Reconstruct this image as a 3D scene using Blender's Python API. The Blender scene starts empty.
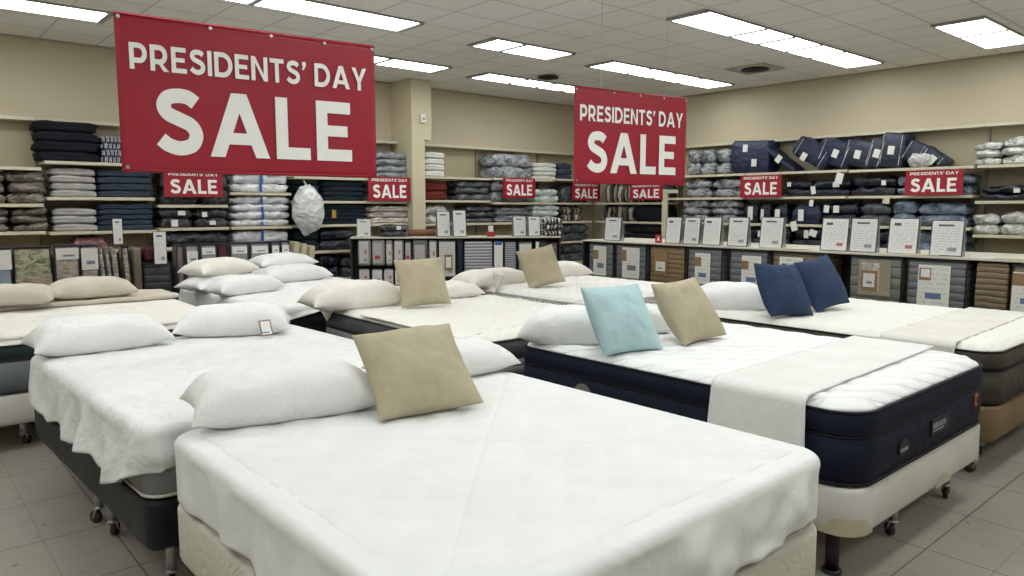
import bpy, bmesh, math, random
from mathutils import Vector, Matrix, noise
C = bpy.context.scene.collection
R = math.radians
PI = math.pi

# ------------------------------------------------------------------ camera
CAM_H = 1.70
PITCH = math.atan(82/736); AZ = R(41.05)
cd = bpy.data.cameras.new('camera'); cam = bpy.data.objects.new('camera', cd); C.objects.link(cam)
cd.sensor_width = 36; cd.lens = 736/1024*36; cd.clip_end = 60; cd.clip_start = .05
cam.location = (0, 0, CAM_H); cam.rotation_euler = (PI/2-PITCH, 0, -AZ)
bpy.context.scene.camera = cam
_F = Vector((math.sin(AZ)*math.cos(PITCH), math.cos(AZ)*math.cos(PITCH), -math.sin(PITCH)))
_R = Vector((math.cos(AZ), -math.sin(AZ), 0)); _U = _R.cross(_F)
def ray(x, y): return _F+_R*((x-512)/736)-_U*((y-288)/736)
def on_z(x, y, z):                       # measured point of the photo -> place on a level surface
    r = ray(x, y); t = (z-CAM_H)/r.z; return Vector((r.x*t, r.y*t, z))
def on_plane(x, y, p, n):                # measured point of the photo -> place on an upright plane
    r = ray(x, y); o = Vector((0, 0, CAM_H)); n = Vector(n); t = (Vector(p)-o).dot(n)/r.dot(n); return o+r*t
def image_of(p):
    d = Vector(p)-Vector((0, 0, CAM_H)); z = d.dot(_F); return (512+736*d.dot(_R)/z, 288-736*d.dot(_U)/z)

# ------------------------------------------------------------------ materials
def new_mat(name):
    m = bpy.data.materials.new(name); m.use_nodes = True
    nt = m.node_tree; b = nt.nodes['Principled BSDF']; return m, nt, b
def lin(c):
    if isinstance(c, str):
        c = [int(c[i:i+2], 16)/255 for i in (0, 2, 4)]
        c = [v/12.92 if v <= .04045 else ((v+.055)/1.055)**2.4 for v in c]
    return (*c[:3], 1)
def coords(nt, kind='Object', scale=(1, 1, 1), rot=(0, 0, 0), loc=(0, 0, 0)):
    tc = nt.nodes.new('ShaderNodeTexCoord'); mp = nt.nodes.new('ShaderNodeMapping')
    mp.inputs['Scale'].default_value = scale; mp.inputs['Rotation'].default_value = rot; mp.inputs['Location'].default_value = loc
    nt.links.new(tc.outputs[kind], mp.inputs[0]); return mp.outputs[0]
def add_bump(nt, b, h, strength, dist=.01, prev=None):
    bu = nt.nodes.new('ShaderNodeBump'); bu.inputs['Strength'].default_value = strength; bu.inputs['Distance'].default_value = dist
    nt.links.new(h, bu.inputs['Height'])
    if prev: nt.links.new(prev, bu.inputs['Normal'])
    nt.links.new(bu.outputs[0], b.inputs['Normal']); return bu.outputs[0]
def mixc(nt, fac, a, b):
    m = nt.nodes.new('ShaderNodeMix'); m.data_type = 'RGBA'
    if fac is not None: nt.links.new(fac, m.inputs[0])
    for s, v in ((6, a), (7, b)):
        if hasattr(v, 'node'): nt.links.new(v, m.inputs[s])
        else: m.inputs[s].default_value = v
    return m.outputs[2]
def mth(nt, op, a, b=None, c=None):
    m = nt.nodes.new('ShaderNodeMath'); m.operation = op
    for i, v in enumerate((a, b, c)):
        if v is None: continue
        if hasattr(v, 'node'): nt.links.new(v, m.inputs[i])
        else: m.inputs[i].default_value = v
    return m.outputs[0]
def noise_tex(nt, vec, scale, detail=3, rough=.5, dist=0):
    n = nt.nodes.new('ShaderNodeTexNoise'); n.inputs['Scale'].default_value = scale; n.inputs['Detail'].default_value = detail
    n.inputs['Roughness'].default_value = rough; n.inputs['Distortion'].default_value = dist
    nt.links.new(vec, n.inputs['Vector']); return n.outputs['Fac']
def ramp(nt, fac, stops):
    r = nt.nodes.new('ShaderNodeValToRGB'); e = r.color_ramp.elements
    e[0].position, e[0].color = stops[0][0], stops[0][1]; e[1].position, e[1].color = stops[-1][0], stops[-1][1]
    for p, c in stops[1:-1]:
        x = e.new(p); x.color = c
    nt.links.new(fac, r.inputs[0]); return r.outputs[0]
_M = {}
def fabric(name, col, col2=None, rough=.85, wrinkle=.35, wscale=5, weave=.15, blend=(.35, .65), nscale=4, sheen=0):
    """cloth: two tones mottled, wrinkled relief, fine weave"""
    if name in _M: return _M[name]
    m, nt, b = new_mat(name); v = coords(nt)
    n = noise_tex(nt, v, nscale, 4)
    nt.links.new(ramp(nt, n, [(blend[0], lin(col)), (blend[1], lin(col2 or col))]), b.inputs['Base Color'])
    b.inputs['Roughness'].default_value = rough; b.inputs['Specular IOR Level'].default_value = .25
    if sheen: b.inputs['Sheen Weight'].default_value = sheen
    pv = None
    if wrinkle: pv = add_bump(nt, b, noise_tex(nt, v, wscale, 4, .55, .6), wrinkle, .03)
    if weave: add_bump(nt, b, noise_tex(nt, v, 380, 1), weave, .002, pv)
    _M[name] = m; return m
def film(name, col, col2, scale=9, rough=.22, blend=(.38, .62), wrinkle=.9):
    """bedding seen through crumpled clear plastic"""
    if name in _M: return _M[name]
    m, nt, b = new_mat(name); v = coords(nt, scale=(1, 1, 1.6))
    n = noise_tex(nt, v, scale, 5, .6, 1.2)
    nt.links.new(ramp(nt, n, [(blend[0], lin(col)), (blend[1], lin(col2))]), b.inputs['Base Color'])  # light and dark mottle puts crumple highlights and shade into the colour
    b.inputs['Roughness'].default_value = rough; b.inputs['Specular IOR Level'].default_value = .6
    add_bump(nt, b, noise_tex(nt, v, scale*.8, 4, .55, 1.5), wrinkle, .05)
    _M[name] = m; return m
def striped(name, cols, freq, axis='Z', wob=.0, rough=.7, wrinkle=.3, sharp=True, offset=0):
    """repeating stripes along one axis; cols = list of (position, colour)"""
    if name in _M: return _M[name]
    m, nt, b = new_mat(name); v = coords(nt)
    s = nt.nodes.new('ShaderNodeSeparateXYZ'); nt.links.new(v, s.inputs[0])
    a = s.outputs[axis]
    if wob: a = mth(nt, 'ADD', a, mth(nt, 'MULTIPLY', noise_tex(nt, v, 7, 2), wob))
    fr = mth(nt, 'FRACT', mth(nt, 'MULTIPLY_ADD', a, freq, offset))
    c = ramp(nt, fr, [(p, lin(q)) for p, q in cols])
    if sharp: c.node.color_ramp.interpolation = 'CONSTANT'
    nt.links.new(c, b.inputs['Base Color']); b.inputs['Roughness'].default_value = rough
    if wrinkle: add_bump(nt, b, noise_tex(nt, v, 9, 4, .5, .6), wrinkle, .03)
    _M[name] = m; return m
def layered(name, col, col2, freq=14, rough=.55, plastic=True):
    """folded bedding layers in a zipped bag: soft horizontal ridges"""
    if name in _M: return _M[name]
    m, nt, b = new_mat(name); v = coords(nt)
    s = nt.nodes.new('ShaderNodeSeparateXYZ'); nt.links.new(v, s.inputs[0])
    z = mth(nt, 'ADD', s.outputs['Z'], mth(nt, 'MULTIPLY', noise_tex(nt, v, 3, 2), .05))
    w = mth(nt, 'ABSOLUTE', mth(nt, 'SINE', mth(nt, 'MULTIPLY', z, freq*PI)))
    n = noise_tex(nt, v, 12, 4)
    base = mixc(nt, n, lin(col), lin(col2))
    seam = mth(nt, 'LESS_THAN', w, .12)
    dk = tuple(x*.55 for x in lin(col)[:3])+(1,)
    nt.links.new(mixc(nt, seam, base, dk), b.inputs['Base Color'])
    b.inputs['Roughness'].default_value = rough; b.inputs['Specular IOR Level'].default_value = .5 if plastic else .2
    pv = add_bump(nt, b, mth(nt, 'POWER', w, .4), .9, .015)
    add_bump(nt, b, n, .4, .02, pv)
    _M[name] = m; return m
def quilt(name, col, size=.2, depth=.02, strength=.9, rough=.8, wave=0, col2=None):
    """diamond or scroll stitched quilting"""
    if name in _M: return _M[name]
    m, nt, b = new_mat(name); v = coords(nt)
    s = nt.nodes.new('ShaderNodeSeparateXYZ'); nt.links.new(v, s.inputs[0])
    x = mth(nt, 'ADD', s.outputs['X'], mth(nt, 'MULTIPLY', s.outputs['Y'], .0))
    h = s.outputs['Z']
    xy = mth(nt, 'ADD', s.outputs['X'], s.outputs['Y'])
    a = mth(nt, 'ABSOLUTE', mth(nt, 'SINE', mth(nt, 'MULTIPLY', mth(nt, 'ADD', xy, h), PI/size)))
    c = mth(nt, 'ABSOLUTE', mth(nt, 'SINE', mth(nt, 'MULTIPLY', mth(nt, 'SUBTRACT', xy, h), PI/size)))
    q = mth(nt, 'POWER', mth(nt, 'MULTIPLY', a, c), .35)
    if wave:
        q = mth(nt, 'POWER', mth(nt, 'ABSOLUTE', mth(nt, 'SINE', mth(nt, 'MULTIPLY', noise_tex(nt, v, 3.2/size*.25, 1, .5, 1.), 22))), .5)
    n = noise_tex(nt, v, 30, 2)
    nt.links.new(mixc(nt, n, lin(col), lin(col2 or col)), b.inputs['Base Color']); b.inputs['Roughness'].default_value = rough
    b.inputs['Specular IOR Level'].default_value = .25
    pv = add_bump(nt, b, q, strength, depth)
    add_bump(nt, b, noise_tex(nt, v, 200, 1), .1, .002, pv)
    _M[name] = m; return m
def plain(name, col, rough=.5, metal=0, spec=.5, alpha=1, trans=0, bump=0):
    if name in _M: return _M[name]
    m, nt, b = new_mat(name); b.inputs['Base Color'].default_value = lin(col); b.inputs['Roughness'].default_value = rough
    b.inputs['Metallic'].default_value = metal; b.inputs['Specular IOR Level'].default_value = spec
    if trans: b.inputs['Transmission Weight'].default_value = trans
    if alpha < 1: b.inputs['Alpha'].default_value = alpha
    n = noise_tex(nt, coords(nt), 25, 3)
    nt.links.new(mixc(nt, n, lin(col), tuple(x*.93 for x in lin(col)[:3])+(1,)), b.inputs['Base Color'])
    if bump: add_bump(nt, b, n, bump, .005)
    _M[name] = m; return m
def printed(name, paper, ink, blocks=(), rows=16, thresh=.5):
    """printed sheet: short illegible rows of ink plus coloured blocks (x0,x1,z0,z1,colour) in 0..1 of the sheet"""
    if name in _M: return _M[name]
    m, nt, b = new_mat(name); v = coords(nt, 'Generated')
    s = nt.nodes.new('ShaderNodeSeparateXYZ'); nt.links.new(v, s.inputs[0])
    X, Z = s.outputs['X'], s.outputs['Z']
    fr = mth(nt, 'FRACT', mth(nt, 'MULTIPLY', Z, rows))
    row = mth(nt, 'LESS_THAN', fr, .38)
    rz = mth(nt, 'FLOOR', mth(nt, 'MULTIPLY', Z, rows))
    cb = nt.nodes.new('ShaderNodeCombineXYZ'); nt.links.new(mth(nt, 'MULTIPLY', X, 14), cb.inputs[0]); nt.links.new(mth(nt, 'MULTIPLY', rz, 7.3), cb.inputs[2])
    nn = noise_tex(nt, cb.outputs[0], 1, 1)
    ok = mth(nt, 'GREATER_THAN', nn, thresh)
    def box(x0, x1, z0, z1):
        a = mth(nt, 'MULTIPLY', mth(nt, 'GREATER_THAN', X, x0), mth(nt, 'LESS_THAN', X, x1))
        c = mth(nt, 'MULTIPLY', mth(nt, 'GREATER_THAN', Z, z0), mth(nt, 'LESS_THAN', Z, z1)); return mth(nt, 'MULTIPLY', a, c)
    f = mth(nt, 'MULTIPLY', mth(nt, 'MULTIPLY', row, ok), mth(nt, 'MULTIPLY', box(.1, .9, .08, .93), .36))
    c = mixc(nt, f, lin(paper), lin(ink))
    for (x0, x1, z0, z1, col) in blocks:
        c = mixc(nt, box(x0, x1, z0, z1), c, lin(col))
    nt.links.new(c, b.inputs['Base Color']); b.inputs['Roughness'].default_value = .55
    _M[name] = m; return m

# ------------------------------------------------------------------ object helpers
def mesh_obj(name, verts, faces, mat, parent=None, smooth=True, mats=None, fmat=None):
    me = bpy.data.meshes.new(name); me.from_pydata([tuple(v) for v in verts], [], faces); me.validate(); me.update()
    o = bpy.data.objects.new(name, me); C.objects.link(o)
    for m in (mats or [mat]): me.materials.append(m)
    if fmat:
        for p, i in zip(me.polygons, fmat): p.material_index = i
    if smooth: me.polygons.foreach_set('use_smooth', [True]*len(me.polygons))
    if parent: o.parent = parent
    return o
def thing(name, label, cat, loc=(0, 0, 0), rz=0, group=None):
    o = bpy.data.objects.new(name, None); C.objects.link(o); o.empty_display_size = .1
    o.location = loc; o.rotation_euler = (0, 0, rz); tag(o, label, cat, group); return o
def tag(o, label, cat, group=None):
    o['label'] = label; o['category'] = cat
    if group: o['group'] = group
    n = len(label.replace('-', ' ').split())
    if not 4 <= len(label.split()) <= 16: print('LABEL LENGTH', len(label.split()), label)
    return o
def struct(o): o['kind'] = 'structure'; return o
class MB:                                # gathers simple solids into one mesh
    def __init__(s): s.v = []; s.f = []; s.m = []
    def add(s, v, f, mi=0):
        n = len(s.v); s.v += [tuple(p) for p in v]; s.f += [[i+n for i in q] for q in f]; s.m += [mi]*len(f); return s
    def box(s, x0, x1, y0, y1, z0, z1, mi=0):
        v = [(x, y, z) for x in (x0, x1) for y in (y0, y1) for z in (z0, z1)]
        return s.add(v, [(0, 1, 3, 2), (4, 6, 7, 5), (0, 4, 5, 1), (2, 3, 7, 6), (0, 2, 6, 4), (1, 5, 7, 3)], mi)
    def tube(s, a, b, r, n=12, r2=None, mi=0):
        a, b = Vector(a), Vector(b); d = (b-a).normalized(); u = d.orthogonal().normalized(); w = d.cross(u); r2 = r if r2 is None else r2
        v = []
        for k in range(n):
            q = u*math.cos(2*PI*k/n)+w*math.sin(2*PI*k/n); v += [a+q*r, b+q*r2]
        f = [(2*k, 2*((k+1) % n), 2*((k+1) % n)+1, 2*k+1) for k in range(n)]
        f += [[2*k for k in range(n)][::-1], [2*k+1 for k in range(n)]]
        return s.add(v, f, mi)
    def build(s, name, mat, parent=None, smooth=False, mats=None):
        return mesh_obj(name, s.v, s.f, mat, parent, smooth, mats, s.m if mats else None)
def soften(o, w=.004, seg=2):
    m = o.modifiers.new('soft', 'BEVEL'); m.width = w; m.segments = seg; m.limit_method = 'ANGLE'; return o

def outline(w, l, r, na=8, step=.06):
    """rounded rectangle, anticlockwise, as list of (x,y)"""
    r = max(min(r, w/2-.001, l/2-.001), .001); p = []
    cs = [(w/2-r, l/2-r, 0), (-w/2+r, l/2-r, 90), (-w/2+r, -l/2+r, 180), (w/2-r, -l/2+r, 270)]
    for i, (cx, cy, a) in enumerate(cs):
        arc = [(cx+r*math.cos(R(a+90*k/na)), cy+r*math.sin(R(a+90*k/na))) for k in range(na+1)]
        p += arc
        nx, ny, a2 = cs[(i+1) % 4]; q = (nx+r*math.cos(R(a2)), ny+r*math.sin(R(a2)))
        L = math.dist(arc[-1], q); n = max(1, int(L/step))
        p += [(arc[-1][0]+(q[0]-arc[-1][0])*k/n, arc[-1][1]+(q[1]-arc[-1][1])*k/n) for k in range(1, n)]
    return p
def rings_mesh(name, w, l, r, prof, mat, parent=None, top=10, bottom=True, na=8, step=.06, disp=None, smooth=True):
    """rounded slab: prof = [(inset, z)...] bottom to top, closed with concentric rings above; disp(x,y,z,zone)->(dx,dy,dz)"""
    base = outline(w, l, r, na, step); N = len(base); V = []; F = []
    def ring(pts, z, zone):
        for (x, y) in pts:
            d = disp(x, y, z, zone) if disp else (0, 0, 0)
            V.append((x+d[0], y+d[1], z+d[2]))
    def inset(t):
        if abs(t) < 1e-6: return base
        out = []
        for i in range(N):
            x, y = base[i]; x0, y0 = base[i-1]; x1, y1 = base[(i+1) % N]
            tx, ty = x1-x0, y1-y0; L = math.hypot(tx, ty) or 1
            out.append((x-ty/L*t, y+tx/L*t))
        return out
    k = 0
    for (t, z) in prof:
        ring(inset(t), z, 'side'); k += 1
        if k > 1:
            a, b = (k-2)*N, (k-1)*N
            F += [(a+i, a+(i+1) % N, b+(i+1) % N, b+i) for i in range(N)]
    last = inset(prof[-1][0]); z = prof[-1][1]
    for j in range(1, top):
        s = 1-j/top
        ring([(x*s, y*s) for x, y in last], z, 'top'); k += 1
        a, b = (k-2)*N, (k-1)*N
        F += [(a+i, a+(i+1) % N, b+(i+1) % N, b+i) for i in range(N)]
    d = disp(0, 0, z, 'top') if disp else (0, 0, 0)
    V.append((d[0], d[1], z+d[2])); c = len(V)-1; a = (k-1)*N
    F += [(a+i, a+(i+1) % N, c) for i in range(N)]
    if bottom:
        V.append((0, 0, prof[0][1])); c = len(V)-1
        F += [((i+1) % N, i, c) for i in range(N)]
    return mesh_obj(name, V, F, mat, parent, smooth)
def fbm(x, y, z, f=1., o=3):
    return noise.fractal(Vector((x*f, y*f, z*f)), .6, 2.0, o)

def text_obj(name, body, centre, xd, up, w, h, mat, parent, bold=.03, depth=.002):
    cu = bpy.data.curves.new(name, 'FONT'); cu.body = body; cu.size = 1; cu.offset = bold; cu.extrude = 0; cu.resolution_u = 5
    t = bpy.data.objects.new(name, cu); C.objects.link(t)
    dg = bpy.context.evaluated_depsgraph_get(); me = bpy.data.meshes.new_from_object(t.evaluated_get(dg))
    bpy.data.objects.remove(t); bpy.data.curves.remove(cu)
    xs = [v.co.x for v in me.vertices]; ys = [v.co.y for v in me.vertices]
    x0, x1, y0, y1 = min(xs), max(xs), min(ys), max(ys)
    xd = Vector(xd).normalized(); up = Vector(up).normalized(); n = xd.cross(up); c = Vector(centre)
    for v in me.vertices:
        v.co = c+xd*((v.co.x-(x0+x1)/2)/(x1-x0)*w)+up*((v.co.y-(y0+y1)/2)/(y1-y0)*h)+n*depth
    me.materials.clear(); me.materials.append(mat); me.name = name
    o = bpy.data.objects.new(name, me); C.objects.link(o); o.parent = parent
    return o

# letters of the sale banners, drawn as geometric outlines (unit cap height)
def _stroke(pts, w):
    """thick line following pts, returned as quads strip"""
    V = []; n = len(pts)
    for i, p in enumerate(pts):
        p = Vector(p); a = Vector(pts[max(i-1, 0)]); b = Vector(pts[min(i+1, n-1)])
        t = (b-a).normalized(); nn = Vector((-t.y, t.x)); V += [p+nn*w/2, p-nn*w/2]
    return V, [(2*i, 2*i+1, 2*i+3, 2*i+2) for i in range(n-1)]
def _arc(cx, cy, rx, ry, a0, a1, n=14):
    return [(cx+rx*math.cos(R(a0+(a1-a0)*k/n)), cy+ry*math.sin(R(a0+(a1-a0)*k/n))) for k in range(n+1)]
def glyph(ch, w):
    """list of (verts2d, faces), advance; unit height, stroke w"""
    P = []; h = w/2
    def rect(x0, y0, x1, y1): P.append(([(x0, y0), (x1, y0), (x1, y1), (x0, y1)], [(0, 1, 2, 3)]))
    def quad(*q): P.append((list(q), [tuple(range(len(q)))]))
    def st(pts): P.append(_stroke(pts, w))
    if ch == 'L': rect(0, 0, w, 1); rect(w, 0, .62, w*.92); adv = .62
    elif ch == 'E':
        rect(0, 0, w, 1); rect(w, 0, .68, w*.92); rect(w, 1-w*.92, .66, 1); rect(w, .5-w*.4, .60, .5+w*.46); adv = .68
    elif ch == 'A':
        W = 1.0; k = w*1.12
        quad((0, 0), (k, 0), (W/2+k*.47, 1), (W/2-k*.53, 1)); quad((W-k, 0), (W, 0), (W/2+k*.53, 1), (W/2-k*.47, 1)); rect(.22, .2, W-.22, .2+w*.85); adv = W
    elif ch == 'I': rect(0, 0, w, 1); adv = w
    elif ch == 'T': rect(.36-h, 0, .36+h, 1-w*.9); rect(0, 1-w*.92, .72, 1); adv = .72
    elif ch == 'N': rect(0, 0, w, 1); rect(.82-w, 0, .82, 1); quad((w, 1), (w, 1-w*1.4), (.82-w, 0), (.82-w, w*1.4)); adv = .82
    elif ch == 'Y': rect(.43-h, 0, .43+h, .4); quad((0, 1), (.43-h, .38), (.43+h*.9, .38), (w*1.15, 1)); quad((.86, 1), (.43+h, .38), (.43-h*.9, .38), (.86-w*1.15, 1)); adv = .86
    elif ch == 'D':
        rect(0, 0, w, 1); st([(w*.9, 1-h*.95), (.38, 1-h*.95)]+_arc(.38, .5, .48-h, .5-h*.95, 90, -90, 20)+[(.38, h*.95), (w*.9, h*.95)]); adv = .86
    elif ch in 'PR':
        rect(0, 0, w, 1); m = .34 if ch == 'P' else .36; cy = (1-h+m)/2; ry = (1-h-m)/2
        st([(w*.9, 1-h*.95), (.42, 1-h*.95)]+_arc(.42, cy, .33-h, ry, 90, -90, 16)+[(.42, m), (w*.9, m)])
        if ch == 'R': quad((.30, m), (.48, m-.02), (.80, 0), (.80-w*1.2, 0))
        adv = .76 if ch == 'P' else .80
    elif ch == 'S':
        h2 = h*1.0; K = [(.70, .74), (.635, .80), (.52, .875), (.375, 1-h2), (.215, .855), (.145, .735), (.205, .62), (.36, .548), (.53, .475), (.61, .385), (.625, .275), (.55, .155), (.37, h2), (.20, .15), (.085, .235), (.02, .29)]
        pts = []
        for i in range(1, len(K)-2):
            p0, p1, p2, p3 = [Vector(q) for q in K[i-1:i+3]]
            for k in range(6):
                t = k/6; pts.append(tuple(.5*((2*p1)+(p2-p0)*t+(2*p0-5*p1+4*p2-p3)*t*t+(3*p1-p0-3*p2+p3)*t*t*t)))
        pts.append(K[-2]); st(pts); adv = .72
    elif ch == "'":
        quad((.02, .99), (w*1.1, .99), (w*1.1, .84), (w*.45, .64), (.0, .64), (w*.3, .8), (.02, .82)); adv = w*1.1
    else: adv = .22
    return P, adv
def word_mesh(words, w, gap):
    V = []; F = []; x = 0
    for ch in words:
        P, adv = glyph(ch, w)
        for (vs, fs) in P:
            n = len(V); k = len(F)*.00002; V += [(p[0]+x, p[1], k) for p in vs]; F += [[i+n for i in f] for f in fs]
        x += adv+gap
    return V, F, x-gap
def letters(name, word, centre, xd, width, height, mat, parent, w=.2, gap=.09, depth=.003):
    V, F, L = word_mesh(word, w, gap); xd = Vector(xd).normalized(); up = Vector((0, 0, 1)); n = xd.cross(up); c = Vector(centre)
    vs = [c+xd*((x/L-.5)*width)+up*((y-.5)*height)+n*(depth+k) for x, y, k in V]
    return mesh_obj(name, vs, F, mat, parent, False)
EXPO = -0.12

# ------------------------------------------------------------------ the room
WX, WY, H = 11.45, 10.6, 3.70            # right wall, back wall, ceiling height
X0, Y0 = -5.0, -6.0
def floor_mat():
    m, nt, b = new_mat('floor_tile'); v = coords(nt)
    s = nt.nodes.new('ShaderNodeSeparateXYZ'); nt.links.new(v, s.inputs[0])
    def line(sock, size, off, w):
        fr = mth(nt, 'FRACT', mth(nt, 'ADD', mth(nt, 'DIVIDE', sock, size), 100-off)); d = mth(nt, 'ABSOLUTE', mth(nt, 'SUBTRACT', fr, .5))
        return mth(nt, 'GREATER_THAN', d, .5-w/size/2)
    strong = mth(nt, 'MAXIMUM', line(s.outputs['X'], .6, .425, .007), line(s.outputs['Y'], .6, .145, .007))
    weak = mth(nt, 'MAXIMUM', line(s.outputs['X'], .3, .85, .004), line(s.outputs['Y'], .3, .29, .004))
    fx = mth(nt, 'FLOOR', mth(nt, 'SUBTRACT', mth(nt, 'DIVIDE', s.outputs['X'], .3), .85)); fy = mth(nt, 'FLOOR', mth(nt, 'SUBTRACT', mth(nt, 'DIVIDE', s.outputs['Y'], .3), .29))
    cb = nt.nodes.new('ShaderNodeCombineXYZ'); nt.links.new(fx, cb.inputs[0]); nt.links.new(fy, cb.inputs[1])
    wn = nt.nodes.new('ShaderNodeTexWhiteNoise'); nt.links.new(cb.outputs[0], wn.inputs['Vector'])
    n = noise_tex(nt, v, 2.2, 5, .6); n2 = noise_tex(nt, v, 60, 2)
    base = mixc(nt, n, lin('8e8a80'), lin('aca79c')); base = mixc(nt, mth(nt, 'MULTIPLY', wn.outputs[0], .35), base, lin('989081'))
    base = mixc(nt, mth(nt, 'MULTIPLY', n2, .25), base, lin('827c71'))
    base = mixc(nt, mth(nt, 'MULTIPLY', mth(nt, 'GREATER_THAN', noise_tex(nt, v, 21, 0), .79), .5), base, lin('554a3f'))
    c = mixc(nt, mth(nt, 'MULTIPLY', weak, .45), base, lin('4a443b')); c = mixc(nt, mth(nt, 'MULTIPLY', strong, .75), c, lin('37322c'))
    nt.links.new(c, b.inputs['Base Color']); b.inputs['Roughness'].default_value = .38; b.inputs['Specular IOR Level'].default_value = .4
    add_bump(nt, b, mth(nt, 'SUBTRACT', 1, strong), .3, .002); return m
def ceiling_mat():
    m, nt, b = new_mat('ceiling_tile'); v = coords(nt)
    s = nt.nodes.new('ShaderNodeSeparateXYZ'); nt.links.new(v, s.inputs[0])
    def line(sock, off):
        fr = mth(nt, 'FRACT', mth(nt, 'ADD', mth(nt, 'DIVIDE', sock, .61), 100-off)); return mth(nt, 'GREATER_THAN', mth(nt, 'ABSOLUTE', mth(nt, 'SUBTRACT', fr, .5)), .5-.022)
    g = mth(nt, 'MAXIMUM', line(s.outputs['X'], .78), line(s.outputs['Y'], .40))
    fx = mth(nt, 'FLOOR', mth(nt, 'SUBTRACT', mth(nt, 'DIVIDE', s.outputs['X'], .61), .78)); fy = mth(nt, 'FLOOR', mth(nt, 'SUBTRACT', mth(nt, 'DIVIDE', s.outputs['Y'], .61), .40))
    cb = nt.nodes.new('ShaderNodeCombineXYZ'); nt.links.new(fx, cb.inputs[0]); nt.links.new(fy, cb.inputs[1])
    wn = nt.nodes.new('ShaderNodeTexWhiteNoise'); nt.links.new(cb.outputs[0], wn.inputs['Vector'])
    n = noise_tex(nt, v, 1.5, 4, .6); base = mixc(nt, n, lin('e4e3df'), lin('ebeae6')); base = mixc(nt, mth(nt, 'MULTIPLY', wn.outputs[0], .3), base, lin('dad7cf'))
    base = mixc(nt, mth(nt, 'MULTIPLY', noise_tex(nt, v, 90, 2), .3), base, lin('d2cfc8'))
    c = mixc(nt, mth(nt, 'MULTIPLY', g, .42), base, lin('8f8d87')); nt.links.new(c, b.inputs['Base Color']); b.inputs['Roughness'].default_value = .9
    add_bump(nt, b, g, .5, .006); return m
def wall_mat():
    m, nt, b = new_mat('painted_wall'); v = coords(nt)
    n = noise_tex(nt, v, .8, 5, .6); c = mixc(nt, n, lin('bdb29a'), lin('c8bda5')); nt.links.new(c, b.inputs['Base Color']); b.inputs['Roughness'].default_value = .75
    add_bump(nt, b, noise_tex(nt, v, 60, 2), .1, .003); return m
MW = wall_mat()
struct(MB().box(X0-.1, WX+.1, Y0-.1, WY+.1, -.1, 0).build('floor', floor_mat()))
struct(MB().box(X0-.1, WX+.1, Y0-.1, WY+.1, H, H+.1).build('ceiling', ceiling_mat()))
struct(MB().box(X0-.1, WX+.1, WY, WY+.1, 0, H).build('wall_back', MW))
struct(MB().box(WX, WX+.1, Y0-.1, WY, 0, H).build('wall_right', MW))
struct(MB().box(X0-.1, X0, Y0, WY, 0, H).build('wall_left', MW))
struct(MB().box(X0, WX, Y0-.1, Y0, 0, H).build('wall_front', MW))
col_m = plain('column_paint', 'cfc5a8', .7)
struct(MB().box(6.6, 6.845, 10.0, WY, 0, 2.76).box(6.6, 6.98, 10.0, WY, 2.76, H).build('column', col_m))
trim_m = plain('wall_angle', 'a9a495', .6)
struct(MB().box(X0, WX, WY-.02, WY, H-.025, H).build('trim_1', trim_m)); struct(MB().box(WX-.02, WX, Y0, WY-.02, H-.025, H).build('trim_2', trim_m))

# ceiling lights: recessed troughs with prismatic diffusers
def diffuser_mat():
    m, nt, b = new_mat('lit_diffuser'); v = coords(nt)
    s = nt.nodes.new('ShaderNodeSeparateXYZ'); nt.links.new(v, s.inputs[0])
    st = mth(nt, 'MULTIPLY_ADD', mth(nt, 'POWER', mth(nt, 'ABSOLUTE', mth(nt, 'SINE', mth(nt, 'MULTIPLY', s.outputs['Y'], 2*PI/.5))), .6), 2.2, LAMP)
    b.inputs['Base Color'].default_value = (.8, .8, .8, 1)
    b.inputs['Emission Color'].default_value = (.965, 1, .985, 1); nt.links.new(st, b.inputs['Emission Strength']); return m
LAMP = 7.5
MD = diffuser_mat(); MF = plain('light_frame', '9a9893', .5)
def light_strip(label, x0, x1, y0, y1, cuts, group='recessed ceiling lights'):
    t = thing('ceiling_light', label, 'ceiling light', ((x0+x1)/2, (y0+y1)/2, H-.012), 0, group); ox, oy = (x0+x1)/2, (y0+y1)/2
    xs = [x0]+list(cuts)+[x1]; fr = MB()
    fr.box(x0-ox-.02, x1-ox+.02, y0-oy-.02, y0-oy, -.008, .011).box(x0-ox-.02, x1-ox+.02, y1-oy, y1-oy+.02, -.008, .011)
    for x in xs: fr.box(x-ox-.03, x-ox+.03, y0-oy, y1-oy, -.016, .011)
    fr.build('light_frame', MF, t)
    for a, b in zip(xs, xs[1:]): MB().box(a-ox+.03, b-ox-.03, y0-oy, y1-oy, -.004, .008).build('diffuser', MD, t)
light_strip('long four-panel ceiling light nearest the right wall shelves of navy bags', 6.63, 10.84, 4.57, 5.06, (7.78, 8.40, 9.07, 9.70))
light_strip('short two-panel ceiling light in the upper right corner over the wall', 9.07, 10.86, 2.80, 3.30, (9.88,))
light_strip('ceiling light above the small gap between the two big banners', 5.80, 7.14, 6.97, 7.47, (6.28,))
light_strip('ceiling light close behind the second banner, above its top left corner', 7.19, 9.8, 8.82, 9.30, (8.0, 8.6, 9.2))
light_strip('ceiling light above the top edge of the second big banner', 7.9, 10.9, 6.97, 7.45, (8.75, 9.35, 10.0))
light_strip('ceiling light at the top above the right half of the first banner', 1.6, 4.72, 6.92, 7.40, (3.0,))
light_strip('ceiling light at the upper left corner, left of the first banner', -1.8, 2.05, 8.70, 9.18, (-.6, .95))
light_strip('ceiling light at the right edge of the first banner, before the column', 4.3, 6.50, 8.82, 9.30, (5.5,))
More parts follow.
